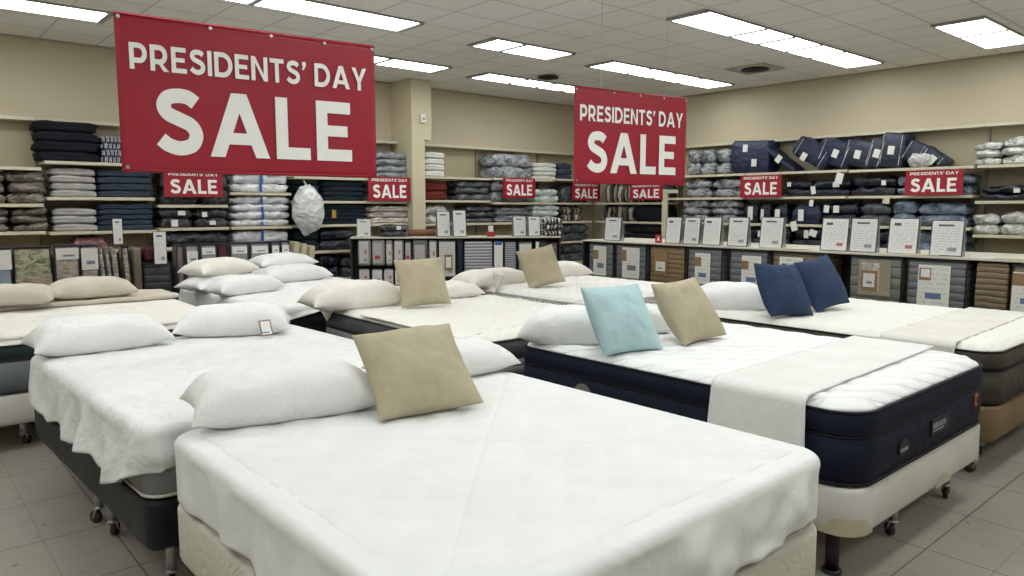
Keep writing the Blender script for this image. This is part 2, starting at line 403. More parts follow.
for gx, gy in ((-3.2, 6.95), (-3.4, 4.6), (.6, 4.6), (2.2, 2.8), (-2.2, 2.8), (5.0, 2.8), (1.0, .6), (4.8, .6), (8.6, .6), (-3.0, .6), (1.0, -1.6), (4.8, -1.6), (8.6, -1.6), (-3.0, -1.6), (1.0, -3.8), (6.0, -3.8)):  # extra fixtures out of view, added to supply light
    light_strip('unseen recessed ceiling light added over the rest of the shop', gx, gx+2.4, gy, gy+.49, (gx+1.2,), 'unseen ceiling lights added over the rest of the shop')
# ceiling fittings
vent_m = plain('vent_white', 'b8b4a8', .5); dark_m = plain('vent_dark', '2c2a27', .7)
def vent(label, x, y, round_=False):
    t = thing('ceiling_vent', label, 'vent', (x, y, H-.02))
    if not round_:
        MB().box(-.3, .3, -.3, -.27, -.008, .019).box(-.3, .3, .27, .3, -.008, .019).box(-.3, -.27, -.27, .27, -.008, .019).box(.27, .3, -.27, .27, -.008, .019).box(-.27, .27, -.27, .27, .008, .019).build('vent_frame', vent_m, t)
    m = MB()
    for k in range(3):
        r = (.2, .14, .08)[k] if not round_ else (.17, .12, .07)[k]
        m.tube((0, 0, -.012-.01*k), (0, 0, .008), r, 24, r*.9)
    m.build('louvre', dark_m, t)
pv = on_z(755, 68, H); vent('square ceiling vent with dark round louvre left of the long right light', pv.x, pv.y)
pv = on_z(548, 76, H); vent('dark round ceiling vent beside the light above the second banner', pv.x, pv.y, True)
t = thing('security_sensor', 'small white security sensor box high on the beige column', 'sensor', (6.80, 10.0, 3.1))
soften(MB().box(-.05, .05, -.045, -.002, -.08, .06).build('housing', plain('white_plastic', 'e4e2da', .4), t), .01)
soften(MB().box(-.015, .015, -.055, -.045, -.03, .0).build('lens', plain('dark_lens', '5a6068', .15), t), .003)

# ------------------------------------------------------------------ hanging banners
RED = None
def vinyl():
    m, nt, b = new_mat('red_vinyl'); v = coords(nt)
    b.inputs['Base Color'].default_value = lin('b01230'); b.inputs['Roughness'].default_value = .45
    nt.links.new(mixc(nt, noise_tex(nt, v, 2, 2), lin('a00d29'), lin('930e27')), b.inputs['Base Color'])
    add_bump(nt, b, noise_tex(nt, v, 3, 3), .3, .03); return m
RED = vinyl(); WHT = plain('white_print', 'f7f6f2', .5)
metal = plain('bright_metal', 'b9bcc0', .3, 1)
def banner(label, p0, p1, z0, z1, hangs, sw=.77):
    p0, p1 = Vector(p0), Vector(p1); W = (p1-p0).length; hgt = z1-z0; c = (p0+p1)/2
    t = thing('hanging_banner', label, 'banner', (c.x, c.y, z0), math.atan2(p1.y-p0.y, p1.x-p0.x))
    nx, nz = 48, 24; V = []; F = []
    def yy(x, z): return .012*math.sin(x*5+1)*(1-z/hgt)+.006*math.sin(x*11+z*4)
    for s in (0, 1):
        for i in range(nx+1):
            for j in range(nz+1):
                x = (i/nx-.5)*W; z = j/nz*hgt; V.append((x, yy(x, z)*.2+(.0015 if s else -.0015), z))
    k = (nx+1)*(nz+1)
    for i in range(nx):
        for j in range(nz):
            a = i*(nz+1)+j; F.append((a, a+nz+1, a+nz+2, a+1)); F.append((k+a, k+a+1, k+a+nz+2, k+a+nz+1))
    for i in range(nx):
        a = i*(nz+1); F.append((a, k+a, k+a+nz+1, a+nz+1)); a += nz; F.append((a, a+nz+1, k+a+nz+1, k+a))
    for j in range(nz):
        F.append((j, j+1, k+j+1, k+j)); a = nx*(nz+1)+j; F.append((a, k+a, k+a+1, a+1))
    mesh_obj('vinyl_sheet', V, F, RED, t)
    for zz in (.012, hgt-.012): MB().tube((-W/2, 0, zz), (W/2, 0, zz), .007, 10).build('hem_rod', RED, t, True)
    letters('lettering', "PRESIDENTS' DAY", (.0, -.005, hgt*.735), (1, 0, 0), W*.915, hgt*.165, WHT, t, .2, .115)
    letters('lettering', 'SALE', (.0, -.005, hgt*.335), (1, 0, 0), W*sw, hgt*.435, WHT, t, .215, .12)
    for fx in (-.487, -.175, .055, .275, .487): MB().tube((fx*W, -.014, hgt-.03), (fx*W, -.008, hgt-.03), .011, 12).tube((fx*W, -.016, hgt-.03), (fx*W, -.012, hgt-.03), .006, 12).build('grommet', metal, t)
    MB().tube((-.482*W, -.014, .03), (-.482*W, -.008, .03), .011, 12).build('grommet', metal, t)
    for fx in hangs: MB().tube((fx*W, 0, hgt-.01), (fx*W, 0, H-z0), .0022, 6).build('hanging_string', plain('pale_string', 'b5b2aa', .6), t)
banner("large red Presidents' Day SALE banner hanging left, the bigger of the two", (1.15, 4.82, 0), (2.77, 4.66, 0), 1.90, 2.82, (.055,))
banner("smaller red Presidents' Day SALE banner hanging in front of the room corner", (5.12, 4.98, 0), (6.58, 4.76, 0), 1.915, 2.83, (-.28, .30), .80)

# ------------------------------------------------------------------ beds
W_SHEET = fabric('white_sheet', 'e6e7e5', 'e0e2e0', .8, .45, 4, .12)
W_SHEET2 = fabric('crumpled_white_sheet', 'e5e6e5', 'dcdedd', .8, .8, 5, .12)
W_PILLOW = fabric('white_pillow_cotton', 'e9e9e8', 'e3e4e3', .8, .5, 7, .15)
C_PILLOW = fabric('cream_pillow_cotton', 'e8e6de', 'e1ded4', .8, .5, 7, .15)
BEIGE = fabric('beige_bedding', 'cfc7ba', 'c6bdae', .85, .4, 6, .15)
KHAKI = fabric('khaki_cushion_linen', 'aea48a', 'b6ad94', .9, .25, 9, .35)
AQUA = fabric('aqua_cushion_linen', 'a9c6ca', 'b2ced1', .9, .25, 9, .35)
BLUE = fabric('navy_cushion_linen', '2b3a56', '33435f', .9, .25, 9, .35)
LBASE = fabric('black_vinyl_base', '1c1d1f', '26272a', .5, .3, 3, .1)
WBASE = fabric('white_base_fabric', 'cfcdc8', 'c6c3bb', .8, .1, 3, .2)
TBASE = fabric('tan_base_fabric', '7d6a50', '746148', .8, .1, 3, .2)
QBASE = quilt('ivory_quilted_base', 'cfccbf', .16, .008, .4, .7, wave=1, col2='c6c2b3')
chrome = plain('caster_chrome', 'b5b6b6', .3, .7); wheel_m = plain('caster_wheel', '3a2320', .5); black_m = plain('black_metal', '141414', .45)
TAGW = plain('white_card', 'e6e5e0', .6); TAGB = plain('tan_card', '8f7350', .7)

class Bed:
    def __init__(s, FL, FR, L, zt):
        s.FL, s.FR = Vector((*FL, 0)), Vector((*FR, 0)); e = s.FR-s.FL; s.W = e.length; s.L = L; s.yaw = math.atan2(e.y, e.x)
        s.x = e.normalized(); s.y = Vector((-s.x.y, s.x.x, 0)); s.c = s.FL+s.x*s.W/2+s.y*L/2; s.zt = zt
    def w(s, x, y, z=0): return s.c+s.x*x+s.y*y+Vector((0, 0, z))
    def report(s, n):
        print(n, 'W%.2f L%.2f yaw%.1f' % (s.W, s.L, math.degrees(s.yaw)), *[tuple(round(q) for q in image_of(s.w(a*s.W/2, b*s.L/2, s.zt))) for a, b in ((-1, -1), (1, -1), (1, 1), (-1, 1))])

def caster(parent, x, y, z, wheelmat=None, leg_r=.021, legmat=None, yaw=.6):
    lg = MB().tube((x, y, .085), (x, y, z), leg_r, 14).tube((x, y, z-.02), (x, y, z), leg_r*1.8, 14).build('leg', legmat or chrome, parent, True)
    c, s = math.cos(yaw), math.sin(yaw); m = MB()
    for k in (-1, 1):
        a = Vector((x-s*k*.017, y+c*k*.017, .09)); b = Vector((x-s*k*.017+c*.028, y+c*k*.017+s*.028, .032)); m.tube(a, b, .006, 8)
    m.tube((x, y, .082), (x, y, .095), .024, 14)
    m.build('caster_fork', chrome, lg, True)
    o = Vector((x+c*.028, y+s*.028, .034)); d = Vector((-s, c, 0))
    MB().tube(o-d*.012, o+d*.012, .033, 20).tube(o-d*.014, o+d*.014, .012, 12).build('wheel', wheelmat or wheel_m, lg, True)

def base_box(label, bed, z0, z1, mat, r=.10, group=None, legs='caster', grow=0, spots=None, legmat=None, disp=None, guard=False, cat='bed base'):
    t = thing('bed_base', label, cat, bed.w(0, 0, 0), bed.yaw, group); W, L = bed.W+grow, bed.L+grow
    rings_mesh('upholstered_box', W, L, r, [(.05, z0), (.02, z0+.004), (.006, z0+.018), (0, z0+.04), (0, (z0+z1)/2), (0, z1-.02), (.005, z1-.006), (.015, z1), (.06, z1)], mat, t, top=4, disp=disp)
    for (x, y, k) in (spots or [(-W/2+.16, -L/2+.16, 0), (W/2-.16, -L/2+.16, 0), (0, -L/2+.16, 0), (-W/2+.16, L/2-.16, 0), (W/2-.16, L/2-.16, 0)]):
        if k == 'post': MB().tube((x, y, 0), (x, y, z0+.01), .03, 16, .034).tube((x, y, 0), (x, y, .015), .045, 16).build('leg', black_m, t, True)
        else: caster(t, x, y, z0+.01, yaw=k, legmat=legmat)
    if guard:
        gm = plain('yellowed_clear_plastic', 'c9c3a4', .3, alpha=.75)
        pts = [p for p in outline(W+.008, L+.008, r, 8, .04)]
        def band(sel, hfn):
            V = []; F = []
            for i, p in enumerate(sel):
                V += [(p[0], p[1], z0+.012), (p[0], p[1], z0+.012+hfn(i/(len(sel)-1)))]
            F = [(2*i, 2*i+2, 2*i+3, 2*i+1) for i in range(len(sel)-1)]; mesh_obj('corner_guard', V, F, gm, t)
        sel = sorted([p for p in pts if p[0] < -W/2+.2 and p[1] < -L/2+.2], key=lambda p: p[0]-p[1])
        band(sel, lambda q: .015+.065*min(1, math.sin(PI*q)*1.6))
        sel = sorted([p for p in pts if abs(p[1]+L/2) < .01 and abs(p[0]-.18) < .11], key=lambda p: p[0])
        if len(sel) > 2: band(sel, lambda q: .012+.05*math.sin(PI*q))
    return t

def mattress(label, bed, z0, z1, side, topm, pipe, r=.16, gusset=None, gmat=None, group=None, top_amp=.012, q=.2, grow=0, cat='mattress'):
    """side panel, optional upper gusset band, piping cords and a quilted top panel"""
    t = thing('mattress', label, cat, bed.w(0, 0, z0), bed.yaw, group); W, L, h = bed.W+grow, bed.L+grow, z1-z0; g = h*(gusset or 1)
    if gusset:
        prof = [(.03, 0), (.004, .012), (-.006, g*.5), (.0, g-.02), (.016, g-.004), (.016, g+.004)]
        rings_mesh('side_panel', W, L, r, prof, side, t, top=3)
        prof = [(.016, g-.002), (.0, g+.014), (-.004, (g+h)/2), (.004, h-.012), (.016, h)]
        rings_mesh('gusset', W, L, r, prof, gmat or side, t, top=3)
    else:
        prof = [(.03, 0), (.004, .012), (-.006, h*.5), (.004, h-.012), (.016, h)]
        rings_mesh('side_panel', W, L, r, prof, side, t, top=3)
    def cord(z, ins, rad=.0075):
        o = outline(W-2*ins, L-2*ins, r-ins, 8, .08); V = []; F = []; N = len(o)
        for i, (x, y) in enumerate(o):
            x0, y0 = o[i-1]; x1, y1 = o[(i+1) % N]; nx, ny = y1-y0, -(x1-x0); q_ = math.hypot(nx, ny); nx /= q_; ny /= q_
            for k in range(6):
                a = 2*PI*k/6; V.append((x+nx*rad*math.cos(a), y+ny*rad*math.cos(a), z+rad*math.sin(a)))
        F = [(i*6+k, ((i+1) % N)*6+k, ((i+1) % N)*6+(k+1) % 6, i*6+(k+1) % 6) for i in range(N) for k in range(6)]
        mesh_obj('piping', V, F, pipe, t)
    cord(.012, .002); cord(h-.004, .006)
    if gusset: cord(g-.006, .006); cord(g+.010, .006)
    def dsp(x, y, z, zone):
        e = min(W/2-abs(x), L/2-abs(y)); f = max(0, min(1, (e-.012)/.10))
        a = abs(math.sin(PI*(x+y)/q))*abs(math.sin(PI*(x-y)/q))
        return (0, 0, (.022*math.sqrt(f)+top_amp*(a**.4-.6)*f if zone == 'top' else 0)+.002*fbm(x, y, 0, 6))
    rings_mesh('quilted_top', W-.03, L-.03, r-.015, [(.03, h-.02), (0, h-.003), (.012, h+.010), (.03, h+.018)], topm, t, top=46, disp=dsp, step=.035, bottom=False)
    return t

def sheet(name, label, bed, zt, hem, fold, mat, r=.10, edge=.05, grow=.02, cat='bed sheet', top_amp=.005, flare=.03, group=None, res=.022, foldf=9):
    """sheet over a bed: smooth top, rounded edge, hanging sides with folds down to hem(x,y)"""
    W, L = bed.W+grow, bed.L+grow; base = outline(W, L, r, 10, res); N = len(base); V = []; F = []
    per = [0]
    for i in range(1, N): per.append(per[-1]+math.dist(base[i], base[i-1]))
    nrm = []
    for i in range(N):
        x0, y0 = base[i-1]; x1, y1 = base[(i+1) % N]; a, b = y1-y0, -(x1-x0); q = math.hypot(a, b); nrm.append((a/q, b/q))
    nd = 16; rows = []
    for j in range(nd+1):                                     # from hem up
        f = 1-j/nd; row = []
        for i in range(N):
            x, y = base[i]; hz = hem(x, y); z = zt-edge-f*(zt-edge-hz); am = fold(x, y); s = per[i]
            ph = noise.noise(Vector((x*foldf*.5+3, y*foldf*.5, 1.7+f*.5)))+.5*noise.noise(Vector((x*foldf, y*foldf, f*1.5)))
            d = flare*f+am*(f**.7)*ph
            d = max(d, -.004)
            row.append((x+nrm[i][0]*d, y+nrm[i][1]*d, z+.004*math.sin(s*13)*f))
        rows.append(row)
    for j in range(1, 6):                                     # rounded edge
        a = j/5*PI/2
        rows.append([(base[i][0]-nrm[i][0]*edge*(1-math.cos(a)), base[i][1]-nrm[i][1]*edge*(1-math.cos(a)), zt-edge+edge*math.sin(a)) for i in range(N)])
    last = rows[-1]; K = 34
    for j in range(1, K):
        s = 1-j/K
        rows.append([(p[0]*s, p[1]*s, zt+top_amp*fbm(p[0]*s*2.2, p[1]*s*1.1, 4.2, 1.2, 4)*min(1, (1-s)*8)) for p in last])
    for row in rows: V += row
    for j in range(len(rows)-1):
        a, b = j*N, (j+1)*N; F += [(a+i, a+(i+1) % N, b+(i+1) % N, b+i) for i in range(N)]
    V.append((0, 0, zt)); c = len(V)-1; a = (len(rows)-1)*N; F += [(a+i, a+(i+1) % N, c) for i in range(N)]
    o = mesh_obj(name, V, F, mat); o.matrix_world = Matrix.Translation(bed.w(0, 0, 0)) @ Matrix.Rotation(bed.yaw, 4, 'Z')
    m = o.modifiers.new('cloth thickness', 'SOLIDIFY'); m.thickness = .004; m.offset = 1
    tag(o, label, cat, group); return o

def throw(name, label, bed, zt, y0, y1, hangL, hangR, mat, r=.04, xl=None, xr=None, skew=0, cat='throw', grow=.022, seed=0, fringe=False):
    """runner laid across the bed from side to side; hang < 0 stops short of the edge by that much"""
    W = bed.W+grow; path = []
    a = -W/2; b = W/2
    if hangL > 0:
        n = max(2, int(hangL/.03)); path += [(a-.012-.01*(k/n), zt-r-hangL*(k/n)) for k in range(n, 0, -1)]
        path += [(a-.012+r*(1-math.cos(t)), zt-r+r*math.sin(t)) for t in [PI/2*k/5 for k in range(6)]]
        s = a+r
    else: s = a-hangL; path.append((s, zt))
    e = b-r if hangR > 0 else b+hangR
    n = int((e-s)/.03); path += [(s+(e-s)*k/n, zt) for k in range(1, n+1)]
    if hangR > 0:
        path += [(b+.012-r*(1-math.sin(t)) if False else b-r+(r+.012)*math.sin(t), zt-r+r*math.cos(t)) for t in [PI/2*k/5 for k in range(1, 6)]]
        n = max(2, int(hangR/.03)); path += [(b+.012+.01*(k/n), zt-r-hangR*(k/n)) for k in range(1, n+1)]
    ny = 26; V = []; F = []; P = len(path)
    for j in range(ny+1):
        t = y0+(y1-y0)*j/ny
        for i, (x, z) in enumerate(path):
            wob = .006*fbm(x*1.5, t*3, seed, 2); hang = max(0, zt-r-z)
            V.append((x-(.05*hang*noise.noise(Vector((t*9, z*3, seed))) if x < 0 else 0)-(hang*.03 if x < 0 else 0), t+skew*(x/W)+.012*noise.noise(Vector((x*3, seed, 0))) + hang*.10*((j/ny)-.5), z+(abs(wob)+.004 if z >= zt-.001 else 0)))
    F = [(j*P+i, j*P+i+1, (j+1)*P+i+1, (j+1)*P+i) for j in range(ny) for i in range(P-1)]
    o = mesh_obj(name, V, F, mat); o.matrix_world = Matrix.Translation(bed.w(0, 0, 0)) @ Matrix.Rotation(bed.yaw, 4, 'Z')
    m = o.modifiers.new('cloth thickness', 'SOLIDIFY'); m.thickness = .006; m.offset = 1
    tag(o, label, cat); return o

# pillows and cushions -------------------------------------------------
def pillow_mesh(name, w, d, t, seed, mat, parent=None, pinch=.09, low=.35, wr=.012, n=32, power=3.0):
    """local x width, y depth, z up; seam at z = t*low; rests on z = 0"""
    V = []; F = []; m = int(n*d/w)+6; idx = {}
    rnd = random.Random(seed)
    def thick(u, v): return max(0, (1-abs(u)**power)*(1-abs(v)**power))**.55
    for s in (1, -1):
        for i in range(n+1):
            for j in range(m+1):
                u = math.sin((i/n*2-1)*PI/2*.93)/math.sin(PI/2*.93); v = math.sin((j/m*2-1)*PI/2*.93)/math.sin(PI/2*.93)
                edge = i in (0, n) or j in (0, m)
                if edge and s < 0: idx[(s, i, j)] = idx[(1, i, j)]; continue
                x = w/2*u*(1-pinch*(1-v*v)*abs(u)**2); y = d/2*v*(1-pinch*(1-u*u)*abs(v)**2)
                f = thick(u, v); rad = noise.noise(Vector((math.atan2(v, u)*3.2, seed*3.1, (abs(u)+abs(v))*.6)))
                k = fbm(x*5, y*5, seed*7.3+s, 1.3, 4)*wr+rad*wr*1.1*(abs(u*v))**.5
                if s > 0: z = t*low+f*t*(1-low)+k*min(1, f*3)
                else: z = t*low-min(f*1.5, 1)*t*low+(.2*k*min(1, f*3) if low > .45 else 0)
                sag = (abs(u)**4*abs(v)**4)*(-t*low*.4) if low < .45 else 0
                idx[(s, i, j)] = len(V); V.append((x, y, z+sag))
    for s in (1, -1):
        for i in range(n):
            for j in range(m):
                q = (idx[(s, i, j)], idx[(s, i+1, j)], idx[(s, i+1, j+1)], idx[(s, i, j+1)]); F.append(q if s > 0 else q[::-1])
    o = mesh_obj(name, V, F, mat, parent)
    sb = o.modifiers.new('smooth', 'SUBSURF'); sb.levels = sb.render_levels = 1
    return o
def lying(name, label, cat, lp, rp, z, depth, thick, mat, seed, group=None, roll=0, lift=0, grow=1.0, pitch=0, pinch=.08, wr=.010, ext=0):
    """pillow whose near lower edge runs between two measured points on a surface at height z"""
    a, b = on_z(*lp, z), on_z(*rp, z); e = b-a; n = Vector((-e.y, e.x, 0)).normalized(); c = (a+b)/2+n*depth/2
    o = pillow_mesh(name, e.length*grow, depth, thick, seed, mat, pinch=pinch, wr=wr)
    o.matrix_world = Matrix.Translation((c.x, c.y, z+.004+lift)) @ Matrix.Rotation(math.atan2(e.y, e.x), 4, 'Z') @ Matrix.Rotation(roll, 4, 'Y') @ Matrix.Rotation(pitch, 4, 'X')
    tag(o, label, cat, group); return o
def leaning(label, cx, cy, yaw, tilt, roll, size, z, mat, seed, thick=.185, group=None):
    """square cushion on its lower edge: centre, heading, backward tilt, sideways roll (degrees)"""
    yaw, tilt, roll = R(yaw), R(tilt), R(roll); ex = Vector((math.cos(yaw), math.sin(yaw), 0)); n = Vector((-ex.y, ex.x, 0))
    up = Vector((0, 0, math.cos(tilt)))+n*math.sin(tilt); x = ex*math.cos(roll)+up*math.sin(roll); y = up*math.cos(roll)-ex*math.sin(roll); nz = x.cross(y)
    low = min((x*a+y*b).z*size/2 for a in (-1, 1) for b in (-1, 1))
    o = pillow_mesh('cushion', size*1.03, size*1.03, thick, seed, mat, pinch=.075, low=.5, wr=.010, n=28, power=2.3)
    M = Matrix(((x.x, y.x, nz.x, 0), (x.y, y.y, nz.y, 0), (x.z, y.z, nz.z, 0), (0, 0, 0, 1)))
    o.matrix_world = Matrix.Translation(Vector((cx, cy, z-low+.01))-nz*thick*.5) @ M
    tag(o, label, 'cushion', group); return o
def flap(parent_obj, pts, mat, name='pillowcase_flap'):
    """small soft triangle of loose pillowcase hanging from a pillow; pts world: base a, base b, tip"""
    a, b, c = [Vector(p) for p in pts]; n = 8; V = []; F = []; row = []
    out = (b-a).cross(c-a).normalized()
    if out.y > 0: out = -out
    for j in range(n+1):
        t = j/n; l = a.lerp(c, t); r_ = b.lerp(c, t); ids = []
        for i in range(n-j+1):
            s = i/(n-j) if n > j else 0; p = l.lerp(r_, s)+out*(.012*math.sin(s*PI*2+1)*(1-t)+.01*math.sin(t*PI)); ids.append(len(V)); V.append(p)
        row.append(ids)
    for j in range(n):
        for i in range(len(row[j])-1):
            F.append((row[j][i], row[j][i+1], row[j+1][min(i, len(row[j+1])-1)]))
            if i < len(row[j+1])-1: F.append((row[j][i+1], row[j+1][i+1], row[j+1][i]))
    inv = parent_obj.matrix_world.inverted()
    o = mesh_obj(name, [inv @ v for v in V], F, mat, parent_obj)
    m = o.modifiers.new('cloth thickness', 'SOLIDIFY'); m.thickness = .006; m.offset = 0
    return o
def card_on(parent, p, xd, up, w, h, mat, name='price_tag', off=.004, border=None):
    """small printed card set at world point p"""
    xd = Vector(xd).normalized(); up = Vector(up).normalized(); n = xd.cross(up); inv = parent.matrix_world.inverted(); p = Vector(p)
    def q(a, b, c): return inv @ (p+xd*a+up*b+n*c)
    V = [q(sx*w/2, sy*h/2, k) for k in (off-.001, off+.001) for sx, sy in ((-1, -1), (1, -1), (1, 1), (-1, 1))]
    o = mesh_obj(name, V, [(0, 1, 2, 3), (4, 5, 6, 7), (0, 1, 5, 4), (1, 2, 6, 5), (2, 3, 7, 6), (3, 0, 4, 7)], mat, parent, False); 
    return o

# --- bed at the front, white sheet
B = Bed((.83, 1.17), (2.50, 1.18), 1.76, .82); B.yaw = B.yaw; B.report('front')
FRONT = B
base_box('ivory quilted bed base under the nearest white sheet, front of the picture', B, .33, .57, QBASE, r=.10, grow=.03)
mattress('mattress edge under the nearest smooth white sheet', B, .57, .80, fabric('pale_mattress', 'd8d7d0', 'cfcdc5', .8), W_SHEET, WBASE, r=.10, grow=-.01)
def hem_f(x, y): return .585+.02*math.sin(x*5)+(.03 if y < -.6 and x > .5 else 0)+.012*math.sin(y*7)
sheet('fitted_sheet', 'smooth white sheet covering the nearest bed, tucked over its mattress', B, .83, hem_f, lambda x, y: .045+(.035 if y < -.8 else 0), W_SHEET, r=.11, edge=.032, grow=.03, top_amp=.0035, flare=.0, foldf=10)
z = .835
p1 = lying('pillow', 'white pillow at left of the nearest bed, puffed, khaki cushion on its right', 'pillow', (200, 440), (388, 413), z, .48, .21, W_PILLOW, 3, wr=.016, grow=1.08)
p2 = lying('pillow', 'white pillow mostly hidden behind the khaki cushion of the nearest bed', 'pillow', (405, 393), (522, 371), z, .44, .17, W_PILLOW, 4, wr=.014)
leaning('khaki square cushion leaning on pillows of the nearest bed', 1.725, 2.60, -17.2, 50, 4.1, .445, .845, KHAKI, 5)

# --- bed at the left with the crumpled sheet
B = Bed((.79, 3.20), (2.52, 3.27), 2.18, .77); B.report('left'); LEFT = B
base_box('black vinyl bed base on casters under the crumpled white sheet', B, .25, .47, LBASE, r=.06, grow=.02, spots=[(-B.W/2+.12, -B.L/2+.14, 1.2), (-B.W/2+.08, -.20, .9), (-B.W/2+.08, .04, 2.0), (B.W/2-.2, -B.L/2+.16, .5), (B.W/2-.2, B.L/2-.2, .5), (-B.W/2+.2, B.L/2-.2, 1.)])
mattress('grey mattress showing at the foot corner below the crumpled sheet', B, .475, .75, fabric('grey_mattress', '8f9092', '85868a', .8), W_SHEET, plain('ivory_cord', 'c9c6bb', .7), r=.09)
def hem_l(x, y):
    W2, L2 = B.W/2, B.L/2; v = (y+L2)/B.L
    if x < -W2+.06:                                            # long left side
        return .505+.02*math.sin(v*23)+.09*max(0, 1-v/.10)-.03*math.exp(-((v-.2)/.06)**2)
    if y < -L2+.06:
        u = (x+W2)/B.W; return .605-.12*max(0, min(1, (u-.07)*7))+.012*math.sin(u*21)
    return .52
sheet('flat_sheet', 'crumpled white sheet hanging unevenly over the black based bed', B, .785, hem_l, lambda x, y: .085 if y < .2 else .05, W_SHEET2, r=.10, edge=.05, grow=.03, top_amp=.012, flare=.025, foldf=12)
z = .79
lying('pillow', 'white pillow overhanging the left edge of the crumpled-sheet bed', 'pillow', (40, 362), (172, 346), z, .46, .21, W_PILLOW, 11, wr=.018, grow=1.08)
p = lying('pillow', 'white pillow with a small tan-edged price card, on the crumpled-sheet bed', 'pillow', (174, 341), (288, 336), z, .46, .21, W_PILLOW, 12, wr=.012, grow=1.05)
q = on_z(266, 331, z+.05); d = (q-Vector((0, 0, CAM_H))).normalized()
pc = Vector((q.x, q.y, z+.075))-Vector((d.x, d.y, 0))*.02
card_on(p, pc, B.x, (0, .45, .9), .085, .115, TAGB, 'card_border', .0); card_on(p, pc, B.x, (0, .45, .9), .066, .094, printed('price_card_print', 'e8e9ea', '4a68a0', ((.2, .8, .1, .2, '5a78b8'),), 7), 'price_card', .003)

# --- bed at the far left, beige bedding
B = Bed((.32, 6.0), (2.17, 5.95), 2.15, .75); B.report('farleft'); FARL = B
base_box('white bed base on a bent caster leg at the far left edge', B, .19, .41, WBASE, r=.10, spots=[(-.2+.35*0, -B.L/2+.12, .4), (B.W/2-.2, -B.L/2+.2, .4), (.28-B.W/2+.12, -B.L/2+.16, .8), (B.W/2-.2, B.L/2-.2, 1), (-B.W/2+.2, B.L/2-.2, 1)])
mattress('mattress with dark green upper band at the far left edge', B, .415, .75, fabric('grey_green_mattress', '737b7e', '6b7477', .8), quilt('cream_quilt_top', 'e6e4dc', .09, .008, .4), black_m, r=.08, gusset=.70, gmat=fabric('dark_green_band', '22302f', '2b3938', .8))
tp = rings_mesh('mattress_topper', B.W-.05, B.L-.1, .1, [(.01, 0), (0, .012), (0, .022), (.02, .034)], quilt('cream_quilt_top', 'e8e6dd', .09), None, top=30, disp=lambda x, y, z, k: (0, 0, .006*fbm(x, y, 1, 6) if k == 'top' else 0))
tp.matrix_world = Matrix.Translation(B.w(0, 0, .776)) @ Matrix.Rotation(B.yaw, 4, 'Z'); tag(tp, 'cream quilted topper over the far left bed with beige pillows', 'mattress topper')
fold = rings_mesh('folded_quilt', B.W+.03, .62, .06, [(.02, 0), (0, .015), (0, .03), (.012, .045)], BEIGE, None, top=16, disp=lambda x, y, z, k: (0, .02*noise.noise(Vector((x*3, 1, 2))), .012*fbm(x, y, 3, 3)-.10*max(0, abs(x)-B.W/2+.03)))
fold.matrix_world = Matrix.Translation(B.w(0, B.L/2-.36, .812)) @ Matrix.Rotation(B.yaw, 4, 'Z'); tag(fold, 'beige folded quilt across the head of the far left bed', 'quilt')
z = .862
lying('pillow', 'beige pillow cut by the left edge of the picture', 'pillow', (-30, 309), (54, 305), z, .45, .17, BEIGE, 21, pinch=.05)
p = lying('pillow', 'beige pillow with corded edge, right one on the far left bed', 'pillow', (52, 302), (138, 296), z, .45, .18, BEIGE, 22, pinch=.05, grow=1.04)

# --- back left bed, white linen over a black base
B = Bed((2.68, 6.30), (4.55, 6.35), 2.45, .79); B.report('b4'); BL = B
base_box('black bed base below the white linen bed before the hanging packs', B, .2, .46, LBASE, r=.08)
mattress('black sided mattress showing at the foot of the white linen bed', B, .465, .76, fabric('black_mattress', '191a1d', '222327', .8), W_SHEET, black_m, r=.10)
def hem_b(x, y):
    if x < -B.W/2+.08: return .42+.05*math.sin(y*6)
    if y < -B.L/2+.08: return .70+.03*math.sin(x*9)+(-.16 if x < -B.W/2+.12 else 0)
    return .6
sheet('flat_sheet', 'white sheet hanging low at the left side of the back linen bed', B, .79, hem_b, lambda x, y: .05, W_SHEET2, r=.10, grow=.04, top_amp=.012, flare=.03, foldf=10)
z = .80
lying('pillow', 'flat white pillow at the bottom of the left pillow pile, back bed', 'pillow', (200, 294), (268, 286), z, .44, .17, W_PILLOW, 31, wr=.014)
lying('pillow', 'small white pillow lying in front of the left pillow pile, back bed', 'pillow', (222, 298), (286, 290), z, .26, .18, W_PILLOW, 32, lift=0, wr=.014)
lying('pillow', 'cream pillow on top of the left pillow pile, back bed', 'pillow', (204, 293), (262, 286), z, .42, .18, C_PILLOW, 33, wr=.012, lift=.15)
lying('pillow', 'white pillow beneath another, right pile of the back bed', 'pillow', (266, 285), (334, 279), z, .46, .20, W_PILLOW, 34, wr=.012)
lying('pillow', 'white pillow on top of the right pile, back bed', 'pillow', (262, 283), (320, 278), z, .42, .16, W_PILLOW, 35, wr=.012, lift=.16)

# --- middle bed, grey banded mattress
B = Bed((2.93, 3.80), (4.58, 3.76), 2.2, .78); B.report('mid'); MID = B
CREAMQ = quilt('cream_scroll_quilt', 'e5e4dd', .16, .008, .35, wave=1)
base_box('black bed base under the grey banded mattress', B, .2, .44, LBASE, r=.08)
mattress('grey patterned mattress with black piping and cream top, middle bed', B, .445, .78, layered('grey_pattern_side', '8b8c8e', '77787b', 18, .8, False), CREAMQ, black_m, r=.10, gusset=.62, gmat=fabric('charcoal_band', '55575a', '4b4d50', .8), top_amp=.014, q=.16)
throw('throw', 'cream throw over the foot half of the grey banded bed', B, .808, -.80, .62, -.012, -.012, C_PILLOW, skew=.42, seed=3)
z = .815
pm = lying('pillow', 'long white pillow left of the khaki cushion, grey banded bed', 'pillow', (318, 314), (408, 306), z, .42, .23, C_PILLOW, 41, wr=.012, grow=1.08)
